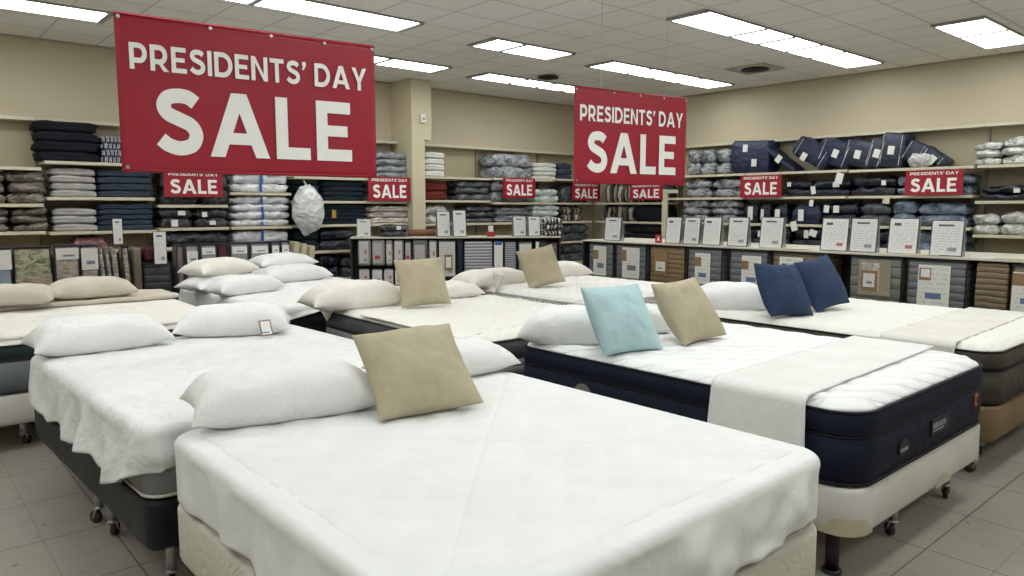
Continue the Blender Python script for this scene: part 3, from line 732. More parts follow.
lying('pillow', 'white pillow right of the khaki cushion, grey banded bed', 'pillow', (430, 302), (486, 297), z, .42, .15, C_PILLOW, 42, wr=.012)
leaning('khaki cushion propped on the grey banded middle bed', 3.616, 5.347, -17, 26.9, 1.7, .439, .83, KHAKI, 43)
flap(pm, [on_plane(311, 300, B.w(-B.W/2-.01, 0), B.x), on_plane(334, 304, B.w(-B.W/2-.02, 0), B.x), on_plane(327, 321, B.w(-B.W/2-.03, 0), B.x)], C_PILLOW)

# --- back middle bed
B = Bed((5.0, 4.70), (6.93, 4.66), 2.18, .78); B.report('b5'); BM = B
base_box('bed base under the back middle bed with one khaki cushion', B, .2, .44, WBASE, r=.08)
mattress('white and grey wave sided mattress of the back middle bed', B, .445, .78, striped('wave_side', [(0, 'dddcd6'), (.5, '8b8a88'), (1, 'dddcd6')], 26, 'Z', .22, sharp=False), quilt('white_diamond_quilt', 'e9e8e4', .13, .015, .9), WBASE, r=.10, top_amp=.014, q=.15)
z = .795
pb = lying('pillow', 'white pillow with a dangling case corner, back middle bed', 'pillow', (476, 291), (534, 284), z, .44, .20, C_PILLOW, 51, wr=.012, grow=1.1)
lying('pillow', 'white pillow right of the cushion on the back middle bed', 'pillow', (545, 281), (594, 277), z, .42, .20, C_PILLOW, 52, wr=.012)
leaning('khaki cushion propped on the back middle bed nearest the corner', 5.505, 5.841, -18.3, 26.5, 9.8, .448, .80, KHAKI, 53)
flap(pb, [on_plane(492, 272, B.w(-B.W/2+.05, 0), B.x), on_plane(505, 274, B.w(-B.W/2+.02, 0), B.x), on_plane(495, 294, B.w(-B.W/2-.02, 0), B.x)], C_PILLOW)

# --- navy mattress bed
B = Bed((3.14, 1.33), (4.84, 1.30), 2.25, .80); B.yaw += R(1.2); B.x = Vector((math.cos(B.yaw), math.sin(B.yaw), 0)); B.y = Vector((-B.x.y, B.x.x, 0)); B.c = B.FL+B.x*B.W/2+B.y*B.L/2; B.report('navy'); NAVY = B
base_box('white bed base on casters under the navy mattress', B, .23, .455, WBASE, r=.13, guard=True, spots=[(-B.W/2+.14, -B.L/2+.16, 'post'), (-.12, -B.L/2+.12, .9), (B.W/2-.22, -B.L/2+.12, .4), (B.W/2-.2, B.L/2-.2, 1.), (-B.W/2+.2, B.L/2-.2, 1.)])
NV = quilt('navy_quilted_side', '0a1124', .24, .006, .5, .7, col2='0d152a')
nm = mattress('thick navy blue mattress with white quilted top and sewn labels', B, .46, .80, NV, quilt('bright_white_quilt', 'eceded', .19, .016, 1.), fabric('navy_cord', '070a12', '0a0e18', .6), r=.17, gusset=.68, gmat=fabric('navy_gusset', '0b1226', '0f172e', .7, .1), top_amp=.013, q=.22)
lab = fabric('label_cloth', '0c0f16', '0e1119', .5, 0, 4, .3)
yl = -B.L/2-.010
def sewn(x, z, w, h, mat, name='sewn_label'): return soften(MB().box(x-w/2, x+w/2, yl-.003, yl+.006, z-h/2, z+h/2).build(name, mat, nm), .002, 1)
o = MB(); o.tube((-.40, yl-.003, .115), (-.40, yl+.004, .115), .055, 28); oo = o.build('sewn_label', lab, nm); 
for v in oo.data.vertices: v.co.z = .115+(v.co.z-.115)*.75
grey_t = plain('grey_thread', 'aab0b8', .6)
letters('label_lettering', 'SLEEP' if False else 'IIIIII', (-.40, yl-.004, .105), (1, 0, 0), .085, .018, grey_t, nm, .35, .2, .001)
sewn(.06, .135, .24, .085, lab); letters('label_lettering', 'IIIIIAIS', (.04, yl-.004, .142), (1, 0, 0), .17, .030, grey_t, nm, .2, .1, .001)
MB().box(-.04, .11, yl-.005, yl-.003, .113, .117).build('label_line', grey_t, nm)
sewn(.60, .165, .038, .07, plain('orange_tag', 'b4572c', .6), 'side_tag'); MB().box(.592, .608, yl-.005, yl-.003, .15, .18).build('tag_mark', plain('dark_ink', '2a1c18', .6), nm)
o = MB(); o.tube((-B.W/2-.010, .50, .12), (-B.W/2, .50, .12), .07, 28); o.build('side_handle', plain('grey_felt', '77736c', .8), nm)
throw('throw', 'white folded throw laid across the navy mattress near its foot', B, .842, -B.L/2+.27, -B.L/2+.76, .23, -.01, fabric('white_cotton_throw', 'e6e6e4', 'dfdfdc', .85, .25, 6, .2), skew=.06, seed=9, cat='throw')
z = .825
lying('pillow', 'white pillow behind the aqua cushion on the navy mattress', 'pillow', (520, 346), (612, 350), z, .46, .23, W_PILLOW, 61, wr=.014, grow=1.1)
lying('pillow', 'white pillow behind the khaki cushion on the navy mattress', 'pillow', (604, 335), (672, 338), z, .46, .18, W_PILLOW, 62, wr=.014)
leaning('aqua square cushion leaning on pillows of the navy mattress', 3.354, 2.85, -9.2, 32.8, 0, .436, .84, AQUA, 63)
leaning('khaki cushion beside the aqua one on the navy mattress', 3.94, 2.787, -2.5, 35.7, 3, .436, .84, KHAKI, 64)

# --- bed at the right, grey mattress on a tan base
B = Bed((5.13, 1.38), (7.0, 1.38), 2.3, .80); B.report('grey'); GREY = B
base_box('tan fabric bed base on casters at the right edge', B, .225, .455, TBASE, r=.12, spots=[(-B.W/2+.12, -B.L/2+.12, 2.6), (-B.W/2+.5, -B.L/2+.2, .9), (B.W/2-.2, -B.L/2+.12, .4), (B.W/2-.2, B.L/2-.2, 1.), (-B.W/2+.2, B.L/2-.2, 1.)])
mattress('dark grey mattress with cream top at the right edge', B, .46, .80, quilt('grey_quilted_side', '3f3b36', .12, .008, .8, .7, col2='46423c'), CREAMQ, fabric('black_cord', '0c0b0a', '100f0e', .6), r=.17, gusset=.66, gmat=fabric('grey_gusset', '4b453e', '433e38', .6, .1), top_amp=.012, q=.18)
throw('throw', 'cream throw laid across the dark grey mattress at the right', B, .835, -B.L/2+.26, -B.L/2+.72, .045, -.01, fabric('cream_cotton_throw', 'dedcd6', 'd7d4cc', .85, .25, 6, .2), skew=.05, seed=14)
z = .822
lying('pillow', 'white pillow left of the two blue cushions, right bed', 'pillow', (696, 312), (770, 314), z, .45, .23, W_PILLOW, 71, wr=.014, grow=1.1)
leaning('blue cushion in front of the other, right bed', 5.378, 2.929, -13.2, 29.3, -3.3, .442, .835, BLUE, 72)
leaning('blue cushion partly behind another blue one, right bed', 5.959, 2.905, -10.9, 27.7, 7.3, .442, .835, BLUE, 73)

# ------------------------------------------------------------------ wall shelving
class Face:
    """an upright display plane: point on it, direction to the viewer's right"""
    def __init__(s, p, xd):
        s.p = Vector((*p, 0)); s.x = Vector((*xd, 0)).normalized(); s.n = Vector((-s.x.y, s.x.x, 0)); s.rz = math.atan2(s.x.y, s.x.x)
    def m(s, x, y, back=0):                 # measured point -> (along, height)
        q = on_plane(x, y, s.p+s.n*back, s.n); return (q-s.p).dot(s.x), q.z
    def w(s, a, b, z): return s.p+s.x*a+s.n*b+Vector((0, 0, z))
FA = Face((0, 10.1), (1, 0)); FB = Face((10.95, 0), (0, -1))
SHF = plain('cream_shelf_steel', 'cfc8b0', .5); PEG = plain('cream_back_panel', 'a89e84', .7); UPR = plain('grey_upright', '8c8674', .6); PLN = plain('shelf_plinth', '6d675a', .7)
ORD = {1: ['only one'], 2: ['upper one', 'lower one'], 3: ['top one', 'middle one', 'bottom one'], 4: ['top one', 'second from top', 'third from top', 'bottom one'],
       5: ['top one', 'second from top', 'middle one', 'fourth from top', 'bottom one'], 6: ['top one', 'second from top', 'third from top', 'fourth from top', 'fifth from top', 'bottom one']}
def shelving(label, F, a0, a1, zs, depth, cap=2.72, capd=.20, back=True):
    t = thing('shelving_unit', label, 'shelving', F.w((a0+a1)/2, 0, 0), F.rz); L = a1-a0; h = L/2
    MB().box(-h+.012, h-.012, depth-.02, depth, .1, cap-.01).build('back_panel', PEG, t)
    MB().box(-h+.012, h-.012, .03, depth-.025, 0, .14).build('plinth', PLN, t)
    for s in (-1, 1): MB().box(s*(h-.008)-.008, s*(h-.008)+.008, depth-.06, depth-.001, 0, cap-.01).build('upright', UPR, t)
    for z in zs: soften(MB().box(-h+.018, h-.018, 0, depth-.062, z-.022, z+.016).build('shelf', SHF, t), .003, 1)
    soften(MB().box(-h+.002, h-.002, depth-capd, depth, cap-.018, cap+.024).build('top_rail', SHF, t), .003, 1)
    return t
bays = [(.05, 1.575, (2.13, 1.71, 1.39, 1.0, .6)), (1.575, 2.79, (2.21, 1.79, 1.38, 1.0, .6)), (2.79, 3.71, (2.19, 1.70, 1.40, 1.0, .6)), (3.71, 4.62, (2.19, 1.87, 1.40, 1.0, .6)),
        (4.635, 6.58, (2.11, 1.76, 1.41, 1.02, .6)), (6.865, 8.33, (2.17, 1.78, 1.39, 1.0, .6)), (8.33, 9.85, (2.18, 1.75, 1.39, 1.0, .6)), (9.85, 10.93, (2.2, 1.75, 1.39, 1.0, .6))]
nm_ = ['shelving at the left edge with brown-grey bagged bedding', 'shelving bay with black, grey and navy folded stacks', 'shelving bay behind the sale sign below the big banner', 'shelving bay with white blankets tied in blue ribbon',
       'shelving bay left of the beige column with dark teal stacks', 'shelving bay just right of the column with red bag', 'shelving bay with the clear bagged comforter on top', 'shelving bay in the room corner behind the smaller banner']
for (a, b, zs), l in zip(bays, nm_): shelving(l, FA, a, b, zs, .49)
MB_ = [(-10.05, -8.35, (2.2, 1.75, 1.39, 1.0)), (-8.3, -6.72, (2.22, 1.83, 1.40, 1.0, .6)), (-6.72, -5.03, (2.22, 1.83, 1.40, 1.0, .6)), (-5.03, -3.36, (2.21, 1.83, 1.40, 1.0, .6)), (-3.36, -1.7, (2.21, 1.75, 1.31, .95, .5)), (-1.7, 0, (2.21, 1.75, 1.31, .95, .5))]
nb_ = ['right wall shelving nearest the corner with striped and black rolls', 'right wall shelving bay full of silver bagged bedding', 'right wall shelving bay with navy bags right of the silver ones', 'right wall shelving bay with leaning striped navy bags', 'right wall shelving bay with pale bagged pillows at right edge', 'right wall shelving bay outside the picture']
for (a, b, zs), l in list(zip(MB_, nb_))[:5]: shelving(l, FB, a, b, zs, .48, 2.76)
t = thing('shelf_post', 'cream shelf end post beside the red sale sign in the corner', 'post', FB.w(-8.325, -.02, 0), FB.rz)
soften(MB().box(-.05, .05, -.02, .04, 0, 2.0).build('post', SHF, t), .004, 1); MB().box(-.3, .3, -.03, -.01, 1.93, 1.99).build('top_bar', SHF, t)

# ------------------------------------------------------------------ goods
BLK = fabric('black_blanket', '0f1116', '191c23', .9, .4, 8); NSTR = striped('navy_white_check', [(0, '23283a'), (.45, 'a9adb8'), (.7, '4a5064'), (.85, 'c9ccd2')], 22, 'X', .05, .8)
GBR = film('brown_grey_bagged', '3f3833', '81776e', 7); LGR = fabric('light_grey_blanket', '9b9997', 'b0aeab', .9, .5, 8); NVT = fabric('navy_blanket', '2f3948', '3d4858', .9, .5, 8)
DKG = film('dark_grey_bagged', '17191c', '4c4f53', 8, .25); WHB = film('white_bagged', 'a9adb5', 'edeef1', 5, .25, (.3, .6)); TEAL = fabric('dark_teal_blanket', '18222a', '222e38', .9, .5, 8)
SILV = film('silver_bagged', '3d4045', 'aaadb2', 6, .18); NVB = film('navy_bag_cloth', '0a1432', '17264f', 5, .55, (.35, .7), .6); NVD = film('dark_navy_bagged', '070a14', '141c2e', 6, .25)
GNV = film('grey_navy_bag_cloth', '141c2e', '27334a', 5, .55, (.35, .7), .5)
DEN = film('denim_bagged', '3d4b5e', '8492a3', 6, .3); SVW = film('pale_silver_bagged', '8d8d8a', 'e2e2de', 8, .15); RUST = fabric('rust_blanket', '541e16', '6d2e22', .9, .6, 9)
PNKW = film('pale_pink_bagged', 'a1958f', 'd6ccc7', 7, .3); GRYB = film('grey_bagged', '5d6066', 'a7abb2', 7, .3); CHR = film('charcoal_bagged', '24272b', '5e6369', 7, .3)
WTW = fabric('white_towel', 'c9c9c2', 'dedfd9', .9, .6, 10); PINK = film('pink_bagged', '84484f', 'c79a94', 9, .3); MINT = film('mint_white_bagged', 'a3b3b1', 'dfe5e3', 6, .3)
RSTR = striped('striped_roll_cloth', [(0, '0f0f10'), (.2, '8d887d'), (.42, '15151a'), (.55, 'b2ab9b'), (.78, '4a4844')], 3.4, 'X', .03, .5); ZEB = striped('black_white_weave', [(0, '121214'), (.3, 'd5d3cc'), (.48, '232326'), (.8, '8f8d88')], 9, 'X', .12, .5)
GSTR = striped('grey_striped_cloth', [(0, '55585e'), (.5, 'b4b6ba'), (.7, '787b80')], 12, 'Z', .04, .5)
RIB = plain('blue_ribbon', '2c62a8', .4)
_seed = [100]
def slab(name, w, d, h, mat, parent=None, amp=.006, kind='fold', r=None):
    _seed[0] += 1; sd = _seed[0]*1.37
    if kind == 'fold': prof = [(.03, 0), (.006, h*.12), (0, h*.28), (.001, h*.43), (.007, h*.5), (.001, h*.57), (0, h*.72), (.006, h*.88), (.03, h)]
    else: prof = [(min(.05, h*.5), 0), (.012, h*.15), (0, h*.4), (0, h*.6), (.014, h*.85), (min(.06, h*.6), h)]
    r = r or min(.05, w*.3); f = 7 if kind == 'fold' else 9; A = amp if kind == 'fold' else amp*3.2
    def dsp(x, y, z, zone):
        n = noise.noise(Vector((x*f+sd, y*f*.8, z*f*1.5+sd))); n2 = noise.noise(Vector((x*f*2.3+sd, y*f*2, z*20)))
        k = A*(n+.5*n2); q = math.hypot(x, y)+.001
        return (x/q*k*1.2, y/q*k*1.6, k*(1 if z > h*.5 else .15 if z > .001 else 0)-(.18*h*(abs(2*x/w)**4) if z > h*.8 else 0))
    return rings_mesh(name, w, d, r, prof, mat, parent, top=5, na=3, step=.05, disp=dsp)
def stack(F, x0, x1, y0, zs, n, mat, desc, where, name='folded_blanket', cat='blanket', kind='fold', dep=.38, group=None, inset=.03, ribbon=False, card=None, ztop=None):
    a0, _ = F.m(x0, y0, inset); a1, _ = F.m(x1, y0, inset); z1 = ztop if ztop else F.m((x0+x1)/2, y0, inset)[1]
    z0 = zs+.017; h = (z1-z0)/n; w = (a1-a0)*.985; proto = None; rn = random.Random(int(x0*7+y0))
    for k in range(n):
        o = proto
        if proto is None: proto = o = slab(name, w, dep, h*.985, mat, None, .010 if kind == 'fold' else .008, kind)
        else:
            o = proto.copy(); C.objects.link(o)
        o.location = F.w((a0+a1)/2+rn.uniform(-.008, .008), inset+dep/2+.01+rn.uniform(0, .02), z0+h*(n-1-k)); o.rotation_euler = (0, 0, F.rz+(PI if k % 2 else 0)+rn.uniform(-.03, .03))
        lab_ = (desc+', '+ORD[n][k]+' '+where) if n > 1 else desc+' '+where
        tag(o, lab_, cat, group or (desc+' '+where if n > 1 else None))
        if ribbon:
            s = 1 if k % 2 == 0 else -1; rb = MB().box(-.018, .018, s*(-dep/2-.012), s*(-dep/2-.004), .004, h*.97).box(-.018, .018, -dep/2, dep/2, h*.985, h*.99).build('ribbon', RIB, o)
        if card and k in card:
            s = 1 if k % 2 == 0 else -1; cw = min(.1, w*.3)*rn.uniform(.6, 1.1); ux = w*rn.uniform(-.3, .3); MB().box(s*ux-cw/2, s*ux+cw/2, s*(-dep/2-.022) if s > 0 else dep/2+.016, s*(-dep/2-.016) if s > 0 else dep/2+.022, h*rn.uniform(.05, .3), h*rn.uniform(.6, .85)).build('card', TAGW, o)
A, Bf = FA, FB
stack(A, 34, 99, 121, 2.21, 4, BLK, 'black folded blanket', 'of stack on the upper left shelf', card=None)
stack(A, 101, 128, 136, 2.21, 4, NSTR, 'navy and white checked blanket', 'of stack touching the big banner')
stack(A, -14, 4, 172, 1.71, 3, GBR, 'brown-grey bagged bedding', 'of stack cut by the left edge, upper shelf', 'bagged_bedding', 'bedding', 'bag')
stack(A, 5, 46, 171, 1.71, 3, GBR, 'brown-grey bagged bedding', 'of upper shelf stack left of grey blankets', 'bagged_bedding', 'bedding', 'bag')
stack(A, -14, 8, 208, 1.39, 3, GBR, 'brown-grey bagged bedding', 'of stack cut by the left edge, lower shelf', 'bagged_bedding', 'bedding', 'bag')
stack(A, 9, 47, 208, 1.39, 3, GBR, 'brown-grey bagged bedding', 'of lower shelf stack left of grey blankets', 'bagged_bedding', 'bedding', 'bag')
stack(A, 50, 96, 168, 1.79, 4, LGR, 'light grey folded blanket', 'of stack below the black blankets')
stack(A, 98, 153, 170, 1.79, 4, NVT, 'navy folded blanket', 'of stack under the checked blankets')
stack(A, 52, 97, 208, 1.38, 3, LGR, 'light grey folded blanket', 'of lower stack left of navy blankets')
stack(A, 97, 154, 204, 1.38, 5, NVT, 'navy folded blanket', 'of lower stack with white seam')
stack(A, 160, 198, 172, 1.70, 2, DKG, 'dark grey bagged bedding', 'behind sign under the big banner', 'bagged_bedding', 'bedding', 'bag')
stack(A, 200, 228, 172, 1.70, 2, DKG, 'dark grey bagged bedding', 'just right of that sign under the banner', 'bagged_bedding', 'bedding', 'bag')
stack(A, 160, 194, 208, 1.40, 2, DKG, 'dark bagged bedding with white card', 'of stack right of lower navy blankets', 'bagged_bedding', 'bedding', 'bag', card=(0, 1))
stack(A, 195, 229, 208, 1.40, 2, DKG, 'dark bagged bedding with white card', 'of stack left of ribbon-tied blankets', 'bagged_bedding', 'bedding', 'bag', card=(0, 1))
stack(A, 160, 228, 234, 1.0, 2, DKG, 'dark grey bedding', 'just above the left counter packs', 'bagged_bedding', 'bedding', 'bag', ztop=1.36)
stack(A, 73, 108, 236, 1.0, 1, PINK, 'pink floral bagged bedding', 'above the beige packs of left counter', 'bagged_bedding', 'bedding', 'bag', ztop=1.33)
stack(A, 232, 289, 174, 1.87, 2, WHB, 'white blanket tied with blue ribbon', 'on upper shelf below banner', ribbon=True, kind='bag')
stack(A, 233, 290, 196, 1.40, 4, WHB, 'white blanket tied with blue ribbon', 'of the tall stack below banner', ribbon=True, kind='bag')
stack(A, 233, 290, 231, 1.0, 2, WHB, 'white and navy blanket with blue ribbon', 'on low shelf behind pillows', ribbon=True, kind='bag', ztop=1.36)
# big bagged comforter hung between two bays
a, z = A.m(308, 210, -.1); t = thing('bagged_comforter', 'round white comforter in a clear bag hung between the shelves', 'comforter', A.w(a, -.1, z-.38), 0)
bm = bmesh.new(); bmesh.ops.create_icosphere(bm, subdivisions=4, radius=1); me = bpy.data.meshes.new('comforter'); 
for v in bm.verts:
    c = v.co; k = 1+.16*noise.noise(c*2.2+Vector((3, 0, 0)))+.07*noise.noise(c*6); v.co = Vector((c.x*.235*k, c.y*.16*k, .38+c.z*.35*k))
bm.to_mesh(me); bm.free(); me.materials.append(film('clear_bag_white', 'a4a8ae', 'f2f3f4', 5, .15, (.3, .65), 1.)); o = bpy.data.objects.new('comforter', me); C.objects.link(o); o.parent = t; me.polygons.foreach_set('use_smooth', [True]*len(me.polygons))
MB().tube((0, 0, .70), (0, .10, .80), .012, 8).tube((0, .1, .8), (0, .2, .8), .008, 8).build('hanging_loop', SVW, t)
stack(A, 323, 366, 177, 1.76, 5, TEAL, 'dark teal blanket', 'of the upper stack left of column')
stack(A, 322, 366, 205, 1.41, 5, TEAL, 'dark teal blanket', 'of the lower stack left of column', card=None)
mk = A.m(334, 214, -.0); t = thing('yellow_tag', 'yellow tag hanging in front of the lower dark teal stack', 'tag', A.w(mk[0], .0, mk[1]-.06), 0); soften(MB().box(-.035, .035, -.004, .0, 0, .12).build('card', plain('yellow_card', 'b98f3a', .6), t), .001, 1); MB().tube((0, -.002, .115), (0, .03, .15), .002, 6).build('string', SVW, t)
stack(A, 376, 409, 152, 2.11, 4, GRYB, 'grey-white bagged blanket', 'of the top stack beside the column', kind='bag')
stack(A, 369, 411, 178, 1.76, 3, GRYB, 'pale bagged blanket', 'behind the sale sign beside the column', kind='bag')
stack(A, 369, 411, 206, 1.41, 3, PNKW, 'pale pinkish folded blanket', 'of stack below the sign by the column')
stack(A, 320, 357, 229, 1.02, 2, NVD, 'very dark navy bagged bedding', 'under the teal stacks', 'bagged_bedding', 'bedding', 'bag')
stack(A, 320, 340, 256, .6, 2, NVD, 'dark navy bedding', 'low behind the back bed pillows', 'bagged_bedding', 'bedding', 'bag', ztop=.98)
stack(A, 342, 366, 262, .6, 2, CHR, 'grey bedding', 'low, left of the hanging sheet packs', 'bagged_bedding', 'bedding', 'bag', ztop=.92)
for yy_, zz_, nn_ in ((177, 1.76, 3), (206, 1.41, 3), (230, 1.02, 2)): stack(A, 296, 320, yy_, zz_, nn_, TEAL, 'dark filler blanket added for shade', 'behind the hanging comforter, '+('upper shelf', 'middle shelf', 'lower shelf')[(1.76, 1.41, 1.02).index(zz_)])  # stacks added to darken the gap behind the comforter, standing in for shade
stack(A, 563, 590, 228, 1.0, 2, CHR, 'charcoal filler bedding added for shade', 'low behind the woven packs', 'bagged_bedding', 'bedding', 'bag', ztop=1.35)  # this stack and the next are added to darken bright low shelves
stack(A, 563, 590, 262, .6, 2, CHR, 'charcoal bedding', 'lowest shelf behind the woven packs', 'bagged_bedding', 'bedding', 'bag', ztop=.96)
# right of the column
stack(A, 424, 446, 152, 2.17, 4, WTW, 'cream towel', 'of the pile touching the column', 'folded_towel', 'towel')
stack(A, 492, 533, 154, 2.17, 2, film('clear_bag_grey', '555961', 'aeb2b8', 6, .15, (.35, .62), 1.), 'grey comforter crumpled in clear bag', 'on the top shelf', 'bagged_comforter', 'comforter', 'bag')
stack(A, 535, 558, 163, 2.18, 4, WTW, 'white folded towel', 'of top shelf pile right of comforter', 'folded_towel', 'towel')
stack(A, 559, 574, 163, 2.18, 3, NVT, 'navy towel', 'of pile touching the smaller banner', 'folded_towel', 'towel')
stack(A, 425, 449, 182, 1.78, 2, RUST, 'rust red blanket', 'right of the column')
stack(A, 457, 491, 181, 1.78, 3, CHR, 'charcoal bagged blanket', 'of stack left of the middle small sign', kind='bag')
stack(A, 493, 531, 181, 1.76, 2, GRYB, 'grey bagged blanket', 'behind the small sign over the signs', kind='bag')
stack(A, 426, 449, 206, 1.39, 2, SVW, 'white bagged bedding', 'right of column behind two sign holders', 'bagged_bedding', 'bedding', 'bag')
stack(A, 468, 494, 206, 1.39, 3, CHR, 'dark grey blanket', 'of stack between two pairs of sign holders', kind='bag')
stack(A, 497, 530, 208, 1.39, 2, GSTR, 'grey striped bagged bedding', 'above a sign holder pair', 'bagged_bedding', 'bedding', 'bag')
stack(A, 536, 560, 189, 1.75, 2, MINT, 'white and mint blanket', 'just left of the smaller banner', kind='bag')
stack(A, 534, 560, 205, 1.39, 3, MINT, 'mint-white blanket', 'of stack below the smaller banner left corner', kind='bag')
stack(A, 563, 590, 185, 1.75, 1, CHR, 'dark bagged blanket', 'behind the sale sign under the smaller banner', kind='bag')
stack(A, 562, 585, 207, 1.39, 2, RSTR, 'black and beige striped blanket', 'left on the corner shelf', 'rolled_blanket', 'blanket', 'bag')
for i, (x0, x1) in enumerate(((602, 622), (623, 645), )): stack(Bf, x0, x1, 184, 1.75, 1, RSTR, 'striped grey rolled blanket', ('left one between two small corner signs', 'right one between two small corner signs')[i], 'rolled_blanket', 'blanket', 'bag')
stack(Bf, 646, 664, 184, 1.75, 1, CHR, 'charcoal rolled blanket', 'behind the rightmost corner sign', 'rolled_blanket', 'blanket', 'bag')
for i, (x0, x1, mm) in enumerate(((601, 610, RSTR), (611, 621, RSTR), (622, 632, RSTR))): stack(Bf, x0, x1, 205, 1.39, 1, mm, 'black and beige striped roll', ('leftmost', 'middle one', 'rightmost')[i]+' of three below corner signs', 'rolled_blanket', 'blanket', 'bag')
stack(Bf, 634, 666, 205, 1.39, 1, BLK, 'black rolled blanket', 'below the corner shelf post sign', 'rolled_blanket', 'blanket', 'bag')
stack(Bf, 622, 666, 224, 1.0, 2, BLK, 'black folded blanket', 'of the low stack in the corner')
# right wall
for j, (x0, x1) in enumerate(((686, 699), (700, 715), (716, 730))):
    stack(Bf, x0, x1, 150+(-j*.5), 2.22, 2, SILV, 'silver bagged roll', ('of first pile right of smaller banner', 'of second pile right of smaller banner', 'of third pile, touching the navy bags')[j], 'bagged_blanket', 'blanket', 'bag')
for j, (x0, x1) in enumerate(((684, 710), (712, 740))):
    stack(Bf, x0, x1, 179, 1.83, 2, SILV, 'silver bagged blanket', ('of the second shelf, left pile', 'of the second shelf, pile beside the sign')[j], 'bagged_blanket', 'blanket', 'bag')
    stack(Bf, x0-3, x1-3, 200, 1.40, 3, SILV, 'silver bagged blanket', ('of third shelf left pile, above sign holders', 'of third shelf right pile, above sign holders')[j], 'bagged_blanket', 'blanket', 'bag')
def lean_bag(F, x0, x1, y0, zs, tilt, mat, label, cards=((.0, .6),), lines=True, dep=.36, group='navy bags leaning on the top right shelf'):
    a0, z1 = F.m(x0, y0, .04); a1, _ = F.m(x1, y0, .04); z0 = zs+.018; W = a1-a0; hh = z1-z0; tl = R(tilt)
    th = max(.10, (W-hh*math.sin(abs(tl))*.8)); L = (hh-th*math.sin(abs(tl))*.8)/math.cos(tl)
    t = thing('bedding_bag', label, 'bag', F.w(a0+(th/2 if tl > 0 else W-th/2)+(.02 if tl > 0 else -.02), .05+dep/2, z0+th*.42*math.sin(abs(tl))), F.rz, group)
    rt = Matrix.Rotation(tl, 4, 'Y')
    _seed[0] += 1; sd = _seed[0]
    prof = [(.05, 0), (.012, L*.07), (.0, L*.25), (-.008, L*.5), (.0, L*.75), (.014, L*.93), (.05, L)]
    o = rings_mesh('bag_body', th, dep, .04, prof, mat, t, top=5, na=4, step=.05, disp=lambda x, y, z, k: (.014*noise.noise(Vector((x*6+sd, y*6, z*7))), .014*noise.noise(Vector((x*6, y*6+sd, z*7))), .02*noise.noise(Vector((x*5, y*5, sd)))))
    o.data.transform(rt)
    f = -dep/2-.006
    for (u, v) in cards:
        m = MB().box(u*th-.045, u*th+.045, f-.010, f-.006, v*L-.06, v*L+.06).build('paper_tag', TAGW, t); m.data.transform(Matrix.Rotation(.18, 4, 'Y') if False else rt)
    if lines:
        for u in (-.36, .36): m = MB().tube((u*th, f-.004, L*.08), (u*th, f-.004, L*.94), .005, 6).build('white_piping', SVW, t); m.data.transform(rt)
    return t
lean_bag(Bf, 729, 768, 141, 2.22, 2, NVB, 'wide navy bag with two tags, leftmost on the top shelf', ((-.1, .75), (.15, .3)), False)
lean_bag(Bf, 758, 806, 149, 2.22, 38, NVB, 'navy bag slumped right behind the two-tag bag', ((.0, .6),), False)
lean_bag(Bf, 786, 838, 138, 2.22, 32, NVB, 'navy bag with white piping, third on the top shelf', ((-.1, .2),))
lean_bag(Bf, 812, 856, 138, 2.22, 22, NVB, 'deep navy bag with centre tag, fourth on the top shelf', ((.05, .5),))
lean_bag(Bf, 838, 877, 139, 2.22, 14, GNV, 'grey-navy bag with low tag, fifth on the top shelf', ((.0, .45),))
lean_bag(Bf, 862, 886, 138, 2.21, 16, GNV, 'narrow grey-navy bag with small tag, sixth on the shelf', ((.1, .5),))
lean_bag(Bf, 876, 905, 133, 2.21, 6, GNV, 'tallest grey-navy bag with big square tag', ((.0, .5),))
lean_bag(Bf, 896, 932, 141, 2.21, 30, GNV, 'grey-navy bag leaning behind the small white bag', ())
lean_bag(Bf, 912, 955, 146, 2.21, 38, GNV, 'last grey-navy bag slanting at the right of the row', ((.1, .2),))
stack(Bf, 907, 931, 152, 2.21, 1, SVW, 'small crumpled white bag', 'in front of the slanting navy bags', 'plastic_bag', 'bag', 'bag', dep=.12, inset=-.02)
stack(Bf, 973, 1002, 142, 2.21, 3, SVW, 'pale silver bagged pillow', 'of top shelf pile left of the edge pile', 'bagged_pillow', 'bagged pillow', 'bag')
stack(Bf, 1003, 1034, 137, 2.21, 3, SVW, 'pale silver bagged pillow', 'of top shelf pile cut by right edge', 'bagged_pillow', 'bagged pillow', 'bag')
k = 0
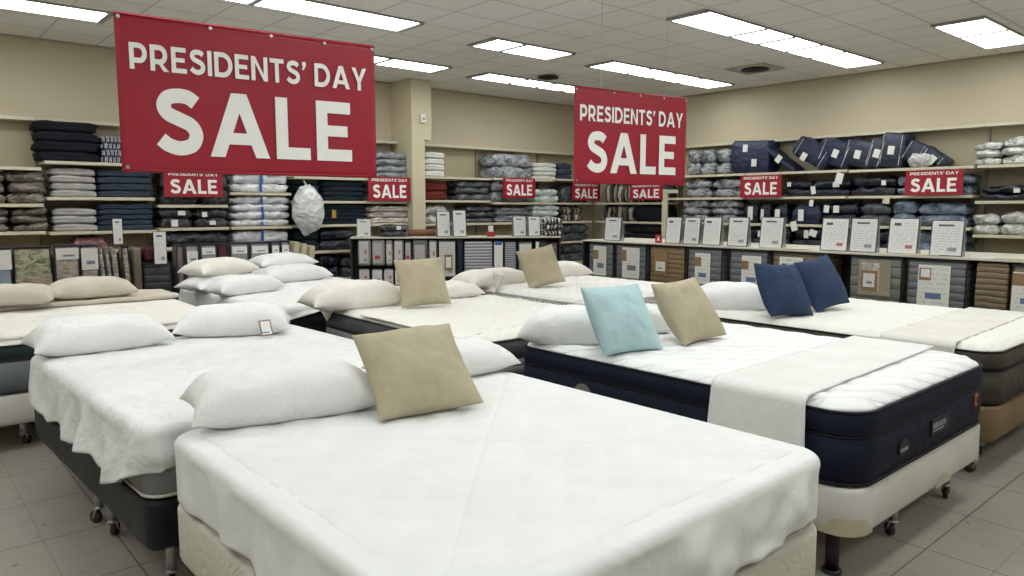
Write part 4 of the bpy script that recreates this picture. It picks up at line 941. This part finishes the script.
for x0, x1, y0, zz, n, mm, ds, wh in ((783, 812, 180, 1.83, 2, NVD, 'dark navy bagged bedding', 'right of the middle wall sign'), (813, 850, 180, 1.83, 2, NVD, 'dark navy bagged bedding', 'second right of that wall sign'),
        (851, 896, 177, 1.83, 2, NVD, 'dark navy bagged bedding', 'left of the rightmost wall sign'), (897, 927, 176, 1.83, 2, DEN, 'denim blue bagged bedding', 'behind the rightmost wall sign'), (929, 972, 174, 1.83, 2, DEN, 'denim blue bagged bedding', 'protruding right of the rightmost sign'),
        (742, 757, 203, 1.40, 1, NVD, 'upright navy bag', 'first below the middle wall sign'), (758, 771, 203, 1.40, 1, NVD, 'upright navy bag', 'second below the middle wall sign'), (772, 788, 203, 1.40, 1, NVD, 'upright navy bag', 'third below the middle wall sign'),
        (790, 820, 204, 1.40, 1, NVB, 'navy bagged comforter', 'over the fourth sign holder gap'), (821, 858, 203, 1.40, 2, NVD, 'navy bagged bedding with tag', 'above the first wide sign holders'),
        (859, 890, 203, 1.40, 2, CHR, 'grey-blue bagged bedding', 'left of the denim bags'), (891, 916, 201, 1.40, 2, DEN, 'light denim bagged quilt', 'left pile under the rightmost sign'), (917, 968, 203, 1.40, 2, DEN, 'light denim bagged quilt', 'wide pile under the rightmost sign'),
        (980, 1034, 186, 1.75, 2, NVD, 'black bagged bedding with white card', 'at the right edge shelf'), (972, 1000, 214, 1.31, 2, SVW, 'silver wrapped roll', 'left pile near right edge'), (1001, 1036, 212, 1.31, 2, SVW, 'silver wrapped roll', 'cut by the right edge'),
        (742, 790, 226, 1.0, 2, NVD, 'dark navy bedding', 'low behind the fourth sign holder'), (792, 850, 226, 1.0, 2, NVD, 'dark navy bedding', 'low behind the first wide sign holder'), (852, 905, 228, 1.0, 2, NVD, 'dark bedding', 'low behind the second wide sign holder'), (906, 966, 228, 1.0, 2, DEN, 'denim bedding', 'low behind the last sign holder')):
    stack(Bf, x0, x1, y0, zz, n, mm, ds, wh, 'bagged_bedding', 'bedding', 'bag', card=(0,) if 'navy' in ds or 'card' in ds else None, ztop=1.36 if zz == 1.0 else None)
def hang_card(F, x, y, label, w=.085, h=.12, mat=None, roll=.1):
    a, z = F.m(x, y, -.03); t = thing('hanging_tag', label, 'tag', F.w(a, -.03, z-h/2), F.rz)
    c = MB().box(-w/2, w/2, -.003, .001, 0, h).build('card', mat or TAGW, t); c.data.transform(Matrix.Rotation(roll, 4, 'Y')); MB().tube((0, 0, h), (0, .035, h+.03), .002, 6).build('string', SVW, t); return t
hang_card(Bf, 838, 178, 'white tag hanging below the top shelf under the fourth bag', .11, .16, None, .25)
hang_card(Bf, 814, 190, 'white tag hanging between the shelves left of the bigger tag', .07, .12, None, -.2)
hang_card(Bf, 811, 203, 'small white tag on the second right wall shelf edge', .06, .1)
hang_card(Bf, 826, 209, 'white tag below the second shelf, right of the small one', .08, .11, None, .1)
hang_card(Bf, 886, 200, 'cream tag with dark print on the second shelf edge', .09, .10, printed('cream_print', 'd9cdb9', '6b5a4a', (), 6), .1)
hang_card(Bf, 795, 226, 'white tag hanging on navy comforter above the counter', .10, .15, None, -.25)
hang_card(Bf, 812, 233, 'white tag lying tilted beside the first wide sign holder', .12, .1, None, .3)

# small sale signs clipped to the shelf edges
def sale_sign(F, x0, x1, y0, y1, label, off=-.05):
    a0, za = F.m(x0, y0, off); a1, _ = F.m(x1, y0, off); xm = (x0+x1)/2; z1 = F.m(xm, y0, off)[1]; z0 = F.m(xm, y1, off)[1]; w, h = a1-a0, z1-z0
    t = thing('sale_sign', label, 'sign', F.w((a0+a1)/2, off, z0), F.rz, 'small red sale signs on the shelves')
    soften(MB().box(-w/2, w/2, -.004, .004, 0, h).build('panel', RED, t), .001, 1)
    letters('lettering', "PRESIDENTS' DAY", (0, -.005, h*.87), (1, 0, 0), w*.84, h*.12, WHT, t, .2, .115, .001)
    letters('lettering', 'SALE', (0, -.005, h*.40), (1, 0, 0), w*.80, h*.55, WHT, t, .215, .11, .001)
    for s in (-1, 1): MB().box(s*w*.35-.01, s*w*.35+.01, .0, -off+.0, h-.004, h+.006).build('clip', SHF, t)
sale_sign(A, 163, 222, 171, 197, 'small red SALE sign directly below the big banner')
sale_sign(A, 368, 410, 177, 201, 'small red SALE sign just left of the beige column')
sale_sign(A, 503, 535, 178, 198, 'small red SALE sign between column and smaller banner')
sale_sign(A, 572, 600, 183, 200.5, 'small red SALE sign below the left end of smaller banner')
sale_sign(Bf, 630, 663, 184, 200, 'small red SALE sign below the right end of smaller banner')
sale_sign(Bf, 741, 782, 175, 197.5, 'small red SALE sign under the row of navy bags')
sale_sign(Bf, 906, 964, 170, 195, 'small red SALE sign nearest the right edge of the picture')

# ------------------------------------------------------------------ display counters
CTR = plain('counter_white_top', 'c9c5b8', .5); CBD = plain('counter_body', '2b2925', .7)
def counter(label, F, a0, a1, ztop, zsh, depth):
    t = thing('display_counter', label, 'counter', F.w((a0+a1)/2, 0, 0), F.rz); h = (a1-a0)/2
    soften(MB().box(-h, h, 0, depth, ztop-.022, ztop).build('counter_top', CTR, t), .003, 1)
    soften(MB().box(-h+.01, h-.01, 0, depth*.99, zsh-.03, zsh).build('lower_shelf', CTR, t), .003, 1)
    MB().box(-h+.01, h-.01, .5*min(1, depth), .5*min(1, depth)+.02, zsh, ztop-.022).build('back_panel', CBD, t); MB().box(-h+.05, h-.05, .05, depth-.05, 0, zsh-.03).build('plinth', CBD, t)
    for s in (-1, 1): MB().box(s*(h-.012)-.012, s*(h-.012)+.012, .02, depth-.02, zsh, ztop-.022).build('end_panel', CBD, t)
    return t
FR_ = Face((8.0, 0), (0, -1)); FM = Face((5.45, 9.5), (1.95, -1.3)); FL_ = Face((0, 9.0), (1, 0))
counter('long right counter holding grey and tan bedding packs under sign holders', FR_, -7.6, -1.2, 1.20, .64, 1.1)
ml = FM.m(350, 240)[0]; mr = FM.m(561, 240)[0]
counter('middle counter holding hanging sheet packs and striped packs', FM, ml, mr, 1.245, .42, .50)
counter('left counter holding curtain and sheet packs before the shelves', FL_, -.6, 4.15, 1.20, .55, .55)
BIND = plain('black_binding', '0d0e12', .4); NBIND = plain('navy_binding', '161c33', .4)
GP = layered('grey_pack', '5e6163', '74777a', 13); GGP = layered('grey_green_pack', '62665f', '7b7f76', 9); TP = layered('tan_pack', '776243', '8a7451', 16); BP = layered('brown_pack', '6d5d4a', '80705a', 18)
SP = striped('grey_white_stripe_pack', [(0, '77757f'), (.55, 'bdbbc2')], 22, 'Z', .015, .4); SP2 = striped('fine_grey_stripe_pack', [(0, '6d6d76'), (.5, 'a9a9b0')], 30, 'Z', .01, .4)
SHT = printed('sheet_pack_print', 'c9c6c2', '6f6a70', ((.55, .8, .45, .62, 'a06a4c'), (.5, .85, .1, .22, '8e9299')), 12); SHT2 = printed('red_sheet_pack_print', 'b3afac', '77727a', ((.15, .75, .2, .38, 'a5423c'),), 12)
PRC = printed('pack_label_print', 'dcdbd6', '8c8f96', ((.25, .75, .22, .36, '5b7296'),), 9); PRC2 = printed('grey_label_print', 'd6d5d0', '8c8f96', ((.3, .8, .25, .42, '74787e'),), 11)
GRN = film('green_floral_pack', '5f6846', 'b5b596', 9, .3); BGP = film('beige_floral_pack', '8c8172', 'b9ae9e', 8, .3); PBL = fabric('pale_blue_pack', '8d9cae', '9dabbb', .5); GYP = film('grey_leaning_pack', '77736d', 'b5b0a8', 8, .3); DGP = layered('dark_grey_pack', '2a2b2e', '3a3b3f', 12)
MRN = fabric('maroon_pack', '4a2028', '5a2a33', .5); LTG = fabric('light_grey_pack', '8b8a8a', '9d9b99', .5); TAU = fabric('taupe_pack', '6d6256', '7f7366', .5)
def pack(F, x0, x1, y0, z0, mat, label, cards=(), dep=.36, inset=.0, bind=BIND, y1=None, lean=0, amp=.006, bw=.011, name='bedding_pack', cat='bedding pack', gap=.006, group=None, ztop=None):
    """zipped pack standing on the shelf; cards = (u0,u1,v0,v1,material,name) in 0..1 of its front"""
    a0, _ = F.m(x0, y0, inset); a1, _ = F.m(x1, y0, inset); z1 = ztop or F.m((x0+x1)/2, y0, inset)[1]
    if y1 is not None: z0 = F.m((x0+x1)/2, y1, inset)[1]
    w, h = a1-a0-gap, z1-z0-.002
    t = thing(name, label, cat, F.w((a0+a1)/2, inset+dep/2+.012, z0+.001), F.rz, group); t.rotation_euler.y = lean
    _seed[0] += 1; sd = _seed[0]
    rings_mesh('folded_bedding', w-.012, dep-.012, .02, [(.03, 0), (.006, .012), (0, .03), (-.003, h*.5), (0, h-.04), (.008, h-.012), (.03, h-.004)], mat, t, top=3, na=3, step=.06, disp=lambda x, y, z, k: (amp*.6*noise.noise(Vector((x*8+sd, y*8, z*9))), amp*noise.noise(Vector((x*8, y*8+sd, z*9))), 0))
    if bind:
        m = MB(); f = -dep/2
        for sx in (-1, 1): m.box(sx*(w/2-bw/2)-bw/2, sx*(w/2-bw/2)+bw/2, f, f+bw*1.2, 0.001, h)
        m.box(-w/2+bw, w/2-bw, f, f+bw*1.2, h-bw*1.6, h).box(-w/2+bw, w/2-bw, f, f+bw, .001, bw)
        m.box(-w/2, w/2, f+bw*1.2, dep/2, h-.004, h)
        m.build('zip_binding', bind, t)
    for (u0, u1, v0, v1, mm, nn) in cards:
        c = MB().box((u0-.5)*w, (u1-.5)*w, -dep/2-.008-.002*cards.index((u0, u1, v0, v1, mm, nn)), -dep/2-.006-.002*cards.index((u0, u1, v0, v1, mm, nn)), v0*h, v1*h).build(nn, mm, t)
    return t
L_, T_ = 'price_label', 'tan_card'
Z = .642
pack(FR_, 588, 613, 245, Z, GP, 'grey bedding pack at the left end of the right counter', ((.22, .74, .10, .92, PRC2, L_), (.2, .42, .55, .80, TAGB, T_)), ztop=1.165)
pack(FR_, 615, 646, 246, Z, GP, 'second grey pack on right counter, left of tan one', ((.24, .80, .10, .92, PRC2, L_), (.2, .38, .55, .85, TAGB, T_)), ztop=1.165)
pack(FR_, 649, 685, 247, Z, TP, 'tan bedding pack with small paper card between grey ones', ((.14, .52, .28, .92, TAGB, T_), (.20, .46, .36, .60, PRC, L_)), ztop=1.165)
pack(FR_, 687, 722, 248, Z, GP, 'grey pack right of the tan one, partly behind khaki cushion', ((.24, .68, .12, .88, PRC, L_), (.22, .42, .55, .78, TAGB, T_)), ztop=1.165)
pack(FR_, 729, 768, 250, Z, GP, 'grey pack behind the left blue cushion, white label', ((.34, .84, .10, .88, PRC, L_), (.34, .52, .56, .76, TAGB, T_)), ztop=1.165)
pack(FR_, 772, 829, 252, Z, BP, 'brown pack hidden mostly by the blue cushions', ((.14, .56, .15, .90, printed('pv_print', 'dddbd4', '2a2a2e', ((.1, .3, .62, .8, '3a3a40'),), 9), L_),), ztop=1.165)
pack(FR_, 850, 903, 255, Z, GGP, 'grey-green rumpled pack with tan framed card', ((.18, .80, .22, .94, fabric('clear_pocket', '8d8676', '9b9484', .3), 'clear_pocket'), (.24, .58, .30, .88, PNKW, 'inner_sheet'), (.24, .56, .30, .72, TAGB, T_), (.28, .50, .38, .66, PRC2, L_)), ztop=1.165, amp=.012)
pack(FR_, 907, 968, 259, Z, GP, 'largest grey pack with white label right of grey-green one', ((.20, .74, .06, .90, PRC, L_), (.22, .42, .60, .84, TAGB, T_), (.25, .40, .66, .82, TAGW, 'handwritten_card')), ztop=1.165)
pack(FR_, 975, 1010, 262, Z, BP, 'brown folded pack near the right edge, no label', (), ztop=1.165, bind=None)
pack(FR_, 1012, 1056, 262, Z, BP, 'brown pack cut by right edge with handwritten card', ((.03, .9, .14, .86, PRC, L_), (.03, .35, .62, .84, TAGB, T_)), ztop=1.165)
# price papers lying on the right counter
for i, (x0, x1, lb) in enumerate(((745, 800, 'left'), (885, 935, 'middle'), (980, 1020, 'right'))):
    a0 = FR_.m(x0, 250)[0]; a1 = FR_.m(x1, 258)[0]; t = thing('paper_sheet', ('white papers lying on the counter, left of first wide sign holder', 'white and yellow papers between last two sign holders', 'cream papers at the right end of the counter')[i], 'paper', FR_.w((a0+a1)/2, .2, 1.201), FR_.rz)
    w = (a1-a0)/2; MB().box(-w, w*.3, -.16, .1, 0, .004).build('paper', TAGW, t); m = MB().box(-w*.4, w, -.18, .06, .005, .009).build('paper', plain('cream_paper', 'd8d0b2', .6), t); m.rotation_euler.z = .08
# sign holders
PP = [printed('price_sign_print', 'dfe0de', '6f7277', ((.15, .45, .80, .88, '4a4c52'),), 15, .47), printed('price_sign_print_red', 'dfe0de', '6f7277', ((.15, .4, .80, .88, '4a4c52'), (.6, .85, .14, .24, 'b0686c')), 15, .47), printed('price_sign_print_grey', 'd9dad8', '7c7f84', ((.2, .7, .84, .90, '5a5c62'), (.55, .85, .12, .22, '8a8d92')), 13, .47)]
CLR = plain('clear_acrylic', 'b9bdbf', .15, alpha=.45); EDGE = plain('sign_black_edge', '2b2d31', .3)
def sign_holder(F, x0, x1, y0, y1, back, label, ztop, pm=0, yaw=0, edge=True):
    a0, _ = F.m(x0, y1, back); a1, _ = F.m(x1, y1, back); w = a1-a0; h = F.m((x0+x1)/2, y0, back)[1]-ztop
    t = thing('sign_holder', label, 'sign holder', F.w((a0+a1)/2, back, ztop+.001), F.rz+yaw, 'clear price sign holders on the counters'); tl = Matrix.Rotation(-.10, 4, 'X'); hl = h
    pg = MB().box(-w/2, w/2, 0, .003, 0, hl).build('front_panel', CLR, t); pg.data.transform(tl)
    e = .007; m = MB().box(-w/2, w/2, -.004, .004, 0, e).box(-w/2, w/2, -.004, .004, hl-e, hl).box(-w/2, -w/2+e, -.004, .004, e, hl-e).box(w/2-e, w/2, -.004, .004, e, hl-e).build('edge_frame', EDGE if edge else SVW, t); m.data.transform(tl)
    p = MB().box(-w/2+e*1.4, w/2-e*1.4, -.0035, -.001, e*1.4, hl-e*1.4).build('printed_sheet', PP[pm], t); p.data.transform(tl)
    yt = hl*math.sin(.10)
    b = MB().box(-w/2, w/2, 0, .003, 0, hl).build('rear_panel', CLR, t); b.data.transform(Matrix.Translation((0, yt*2+.02, 0)) @ Matrix.Rotation(.10, 4, 'X'))
    MB().box(w/2-.002, w/2, .0, yt*2+.02, 0, .006).box(-w/2, -w/2+.002, 0, yt*2+.02, 0, .006).build('side_brace', CLR, t)
n_ = ['first', 'second', 'third', 'fourth', 'fifth']
for i, (x0, x1, y0, y1, pm) in enumerate(((604, 620, 217, 240, 2), (665, 680, 217, 240, 0), (683, 699, 217, 240, 2), (702, 720, 217, 242, 0), (727, 747, 217, 243, 2), (759, 782, 217, 245, 2), (820, 847, 218, 248, 1), (849, 876, 218, 248, 2), (887, 917, 218, 248.5, 1), (929, 962, 220, 253, 2))):
    sign_holder(FR_, x0, x1, y0, y1, .10, ('small sign holder standing over the two leftmost grey packs', 'sign holder over the tan pack', 'sign holder over the gap right of the tan pack', 'sign holder over the third grey pack', 'sign holder over the fourth grey pack', 'sign holder alone above the left blue cushion',
        'sign holder with red print, above the right blue cushion', 'sign holder touching the red print one, above grey-green pack', 'sign holder with small red mark, third of wide ones', 'largest sign holder, nearest the right edge')[i], 1.20, pm, 0, True)
# middle counter
for i, (x0, x1, y0, y1, lb) in enumerate(((437, 451, 211, 237, 'narrow sign holder right of the column, left of its pair'), (453, 467, 210, 237, 'sign holder right of the pink card beside the column'), (513, 527, 216, 239, 'left sign holder of the pair over the striped packs'), (528, 541, 216, 239, 'right sign holder of the pair over the striped packs'))):
    sign_holder(FM, x0, x1, y0, y1, .08, lb, 1.245, 2, .25)
def fm_stack(x0, x1, ztop, n, mat, desc, where, zs=1.23, back=.02, dep=.4): stack(FM, x0, x1, 236, zs, n, mat, desc, where, 'bagged_bedding', 'bedding', 'bag', dep, inset=back, ztop=ztop)
stack(FM, 545, 563, 236, 1.228, 3, ZEB, 'black and white woven pack', 'of pile right of the striped packs', 'bagged_bedding', 'bedding', 'bag', .36, ztop=1.52)
stack(FM, 379, 408, 236, 1.228, 2, DKG, 'dark bag with white card', 'on the middle counter under column sign', 'bagged_bedding', 'bedding', 'bag', .3, inset=.1, ztop=1.42, card=(0,))
# free stack of woven packs between the two counters
FC = Face((7.62, 8.3), (.60, -.55))
t = thing('display_stand', 'low dark stand between the counters carrying woven packs', 'stand', (8.2, 8.65, 0), FC.rz); soften(MB().box(-.22, .22, -.16, .2, .0, .6).build('stand_body', CBD, t), .01, 1)
for k in range(5):
    o = slab('woven_pack', .44, .34, .15, ZEB, None, .008, 'bag'); o.location = (8.2, 8.65, .602+.152*k); o.rotation_euler = (0, 0, FC.rz+(.1 if k % 2 else -.06)); tag(o, 'black and white woven pack, '+['bottom one', 'second from bottom', 'middle one', 'second from top', 'top one'][k]+' of the pile between counters', 'bedding pack', 'woven packs piled between the counters')
Z = .422
def mp(x0, x1, y0, y1, mat, label, cards=(), **k): return pack(FM, x0, x1, y0, 0, mat, label, cards, y1=y1, dep=.14, **k)
hang = 'sheet packs hanging on the middle counter'
for i, (x0, x1, m1, m2) in enumerate(((357, 371, LTG, SHT), (371, 385, LTG, SHT2), (385, 393, LTG, SHT), (393, 404, LTG, SHT), (404, 412, DGP, SHT2), (412, 428, GP, SHT2), (428, 438, GP, SHT))):
    mp(x0, x1, 240, 266+(i > 4)*4, m1, 'hanging sheet pack, %s from left in the middle counter upper row' % ('first', 'second', 'third', 'fourth', 'fifth', 'sixth', 'seventh')[i], ((.14, .80, .1, .94-.05*(i % 3), m2, 'printed_insert'),), bind=None, group=hang, name='sheet_pack', cat='sheet pack')
for i, (x0, x1) in enumerate(((358, 370), (371, 383), (383, 394), (394, 403), (403, 412))):
    mp(x0, x1, 269, 292, (LTG, GP, LTG, DGP, LTG)[i], 'hanging sheet pack, %s from left in the middle counter lower row' % ('first', 'second', 'third', 'fourth', 'fifth')[i], ((.1, .9, .3, .95, (SHT, PRC2)[i % 2], 'printed_insert'),), bind=None, group=hang, name='sheet_pack', cat='sheet pack')
mp(438, 456, 240, 278, LTG, 'white sheet pack with tan framed card behind khaki cushion', ((.05, .95, .05, .95, SHT, 'printed_insert'), (.35, .8, .2, .62, TAGB, T_), (.42, .72, .27, .55, TAGW, L_)), bind=BIND)
mp(457, 463, 240, 284, NBIND, 'narrow navy edged pack left of striped one', (), bind=NBIND)
mp(464, 493, 241, 284, SP, 'wide grey and white striped pack on middle counter', (), bind=None)
mp(494, 503, 241, 270, SP2, 'striped pack with long white label hanging', ((.0, 1, .1, .95, TAGW, L_), (.1, .9, .86, .99, RIB, 'blue_strip')), bind=None)
mp(504, 517, 241, 280, SP2, 'fine striped pack left of the back khaki cushion', (), bind=NBIND)
mp(518, 533, 241, 280, LTG, 'grey pack with printed top behind the back cushion', ((.1, .9, .6, .92, PRC2, L_),), bind=BIND)
mp(535, 548, 241, 280, DGP, 'dark framed pack with white tag right of back cushion', ((.05, .3, .7, .98, TAGW, L_),), bind=BIND)
mp(549, 558, 242, 280, GP, 'plain grey pack at the right end of middle counter', (), bind=BIND)
# left counter
def lp(x0, x1, y0, y1, mat, label, cards=(), **k): return pack(FL_, x0, x1, y0, 0, mat, label, cards, y1=y1, dep=.2, inset=-.2, **k)
W_ = (.1, .9, .66, .88, PRC2, L_)
lp(-10, 11, 248, 292, PBL, 'pale blue pack with white card at the left edge', ((.3, 1, .5, .95, TAGW, L_),), bind=NBIND)
lp(12, 51, 247, 292, GRN, 'green floral bedding pack on the left counter', ((.02, .98, .02, .38, BGP, 'beige_lower_panel'),), bind=BIND)
lp(53, 79, 245, 290, BGP, 'beige pack with printed top left of its twin', ((.08, .98, .68, .93, PRC2, L_),), bind=NBIND)
lp(80, 98, 245, 290, BGP, 'beige pack with printed top right of its twin', ((.02, .98, .45, .93, PRC2, L_),), bind=NBIND)
for i, (x0, x1) in enumerate(((100, 106), (107, 112), (113, 120))): lp(x0, x1, 247, 288, GYP, 'thin grey pack leaning, %s of three beside the beige packs' % ('left', 'middle', 'right')[i], (), bind=None, lean=-.06, group='thin leaning packs on the left counter')
lp(123, 131, 246, 288, BGP, 'thin beige pack leaning right of the three grey ones', (), bind=BIND, lean=-.05)
lp(132, 142, 247, 300, TAU, 'taupe pack left of the dark layered one', (), bind=None)
lp(143, 172, 262, 303, DGP, 'dark grey layered pack beside the left counter packs', (), bind=BIND)
lp(144, 158, 246, 261, MRN, 'maroon pack on top of the dark layered one', (), bind=None)
for i, (x0, x1, mm, c) in enumerate(((176, 184, TAU, ()), (185, 199, LTG, (W_,)), (200, 217, LTG, (W_,)), (218, 229, MRN, ()), (230, 249, LTG, (W_,)), (250, 270, LTG, (W_,)), (271, 280, TAU, (W_,)), (281, 290, LTG, (W_,)))):
    lp(x0, x1, 245-i*.6, 300 if i < 2 else 275, mm, ('narrow taupe pack right of the tall hanging tag', 'grey pack with white label, first behind the back bed pillows', 'grey pack with white label left of the maroon one', 'maroon pack between two grey labelled packs', 'grey pack with white label just right of the maroon one', 'widest grey labelled pack behind the back bed pillows', 'taupe labelled pack near the end of left counter', 'last grey labelled pack on the left counter')[i], c, bind=NBIND, group=None)
CRM = fabric('cream_folded_curtain', 'a89f87', 'bdb49c', .8)
for i, (x0, x1) in enumerate(((291, 298), (299, 306), (307, 314))): lp(x0, x1, 241+i*2, 268, CRM, 'cream folded curtain standing, %s of three under the hanging comforter' % ('left', 'middle', 'right')[i], (), bind=None, lean=.16, name='folded_curtain', cat='curtain', group='cream folded curtains')
def tall_tag(x0, x1, y0, y1, label, mat):
    a0, _ = FL_.m(x0, y1, -.25); a1, _ = FL_.m(x1, y1, -.25); z0 = FL_.m(x0, y1, -.25)[1]; z1 = FL_.m(x0, y0, -.25)[1]
    t = thing('card_holder', label, 'card holder', FL_.w((a0+a1)/2, -.25, z0), 0); w = a1-a0
    MB().box(-w/2, w/2, -.002, .003, 0, z1-z0).build('printed_sheet', mat, t); MB().box(-w/2-.006, w/2+.006, .003, .007, -.006, z1-z0+.006).build('backing', EDGE, t); MB().box(-.01, .01, .007, .06, .0, .02).build('bracket', EDGE, t)
tall_tag(155, 167, 232, 264, 'tall narrow printed card hanging above the dark layered pack', PP[2])
tall_tag(114, 123, 219, 244, 'small narrow printed card standing over the thin grey packs', PP[2])
sign_holder(FM, 357, 371, 219, 240, .04, 'pinkish edged sign holder at left end of middle counter', 1.245, 2, 0, False)
# items on the back shelf of the middle counter: rolled tan and a red tin
t = thing('wrapping_roll', 'long brown rolled mat lying behind the counter below the column sign', 'roll', FM.w(.6, .30, 1.30), FM.rz); MB().tube((-.45, 0, .0), (.55, 0, .0), .05, 16).build('roll_body', plain('brown_roll', '7a5436', .7), t, True); MB().box(-.4, .5, -.04, .04, -.053, -.049).build('roll_base', SVW, t)
a, z = FM.m(491, 232, .06); t = thing('red_box', 'small red and white box on the middle counter', 'box', FM.w(a, .1, 1.246), FM.rz); soften(MB().box(-.06, .06, -.05, .05, 0, .07).build('carton', plain('red_card', 'a3262b', .5), t), .004, 1); soften(MB().box(-.035, .035, -.03, .03, .07, .16).build('carton_top', TAGW, t), .004, 1)
a, z = FR_.m(663, 238, .06); t = thing('red_card', 'small red card with white print left of the tan pack holder', 'card', FR_.w(a-.12, .12, 1.201), FR_.rz); MB().box(-.055, .055, -.003, .003, 0, .11).box(-.055, .055, -.003, .04, 0, .004).build('card', plain('bright_red_card', 'b01f3a', .5), t); letters('card_print', 'A', (.0, -.005, .055), (1, 0, 0), .05, .06, WHT, t, .2, .1, .001)

# ------------------------------------------------------------------ world and exposure
w = bpy.data.worlds.new('shop_air'); bpy.context.scene.world = w; w.use_nodes = True
w.node_tree.nodes['Background'].inputs[0].default_value = (.8, .8, .8, 1); w.node_tree.nodes['Background'].inputs[1].default_value = .05
vs = bpy.context.scene.view_settings; vs.view_transform = 'Standard'; vs.look = 'None'; vs.gamma = 1; vs.use_curve_mapping = False; vs.exposure = EXPO
bpy.context.view_layer.update()
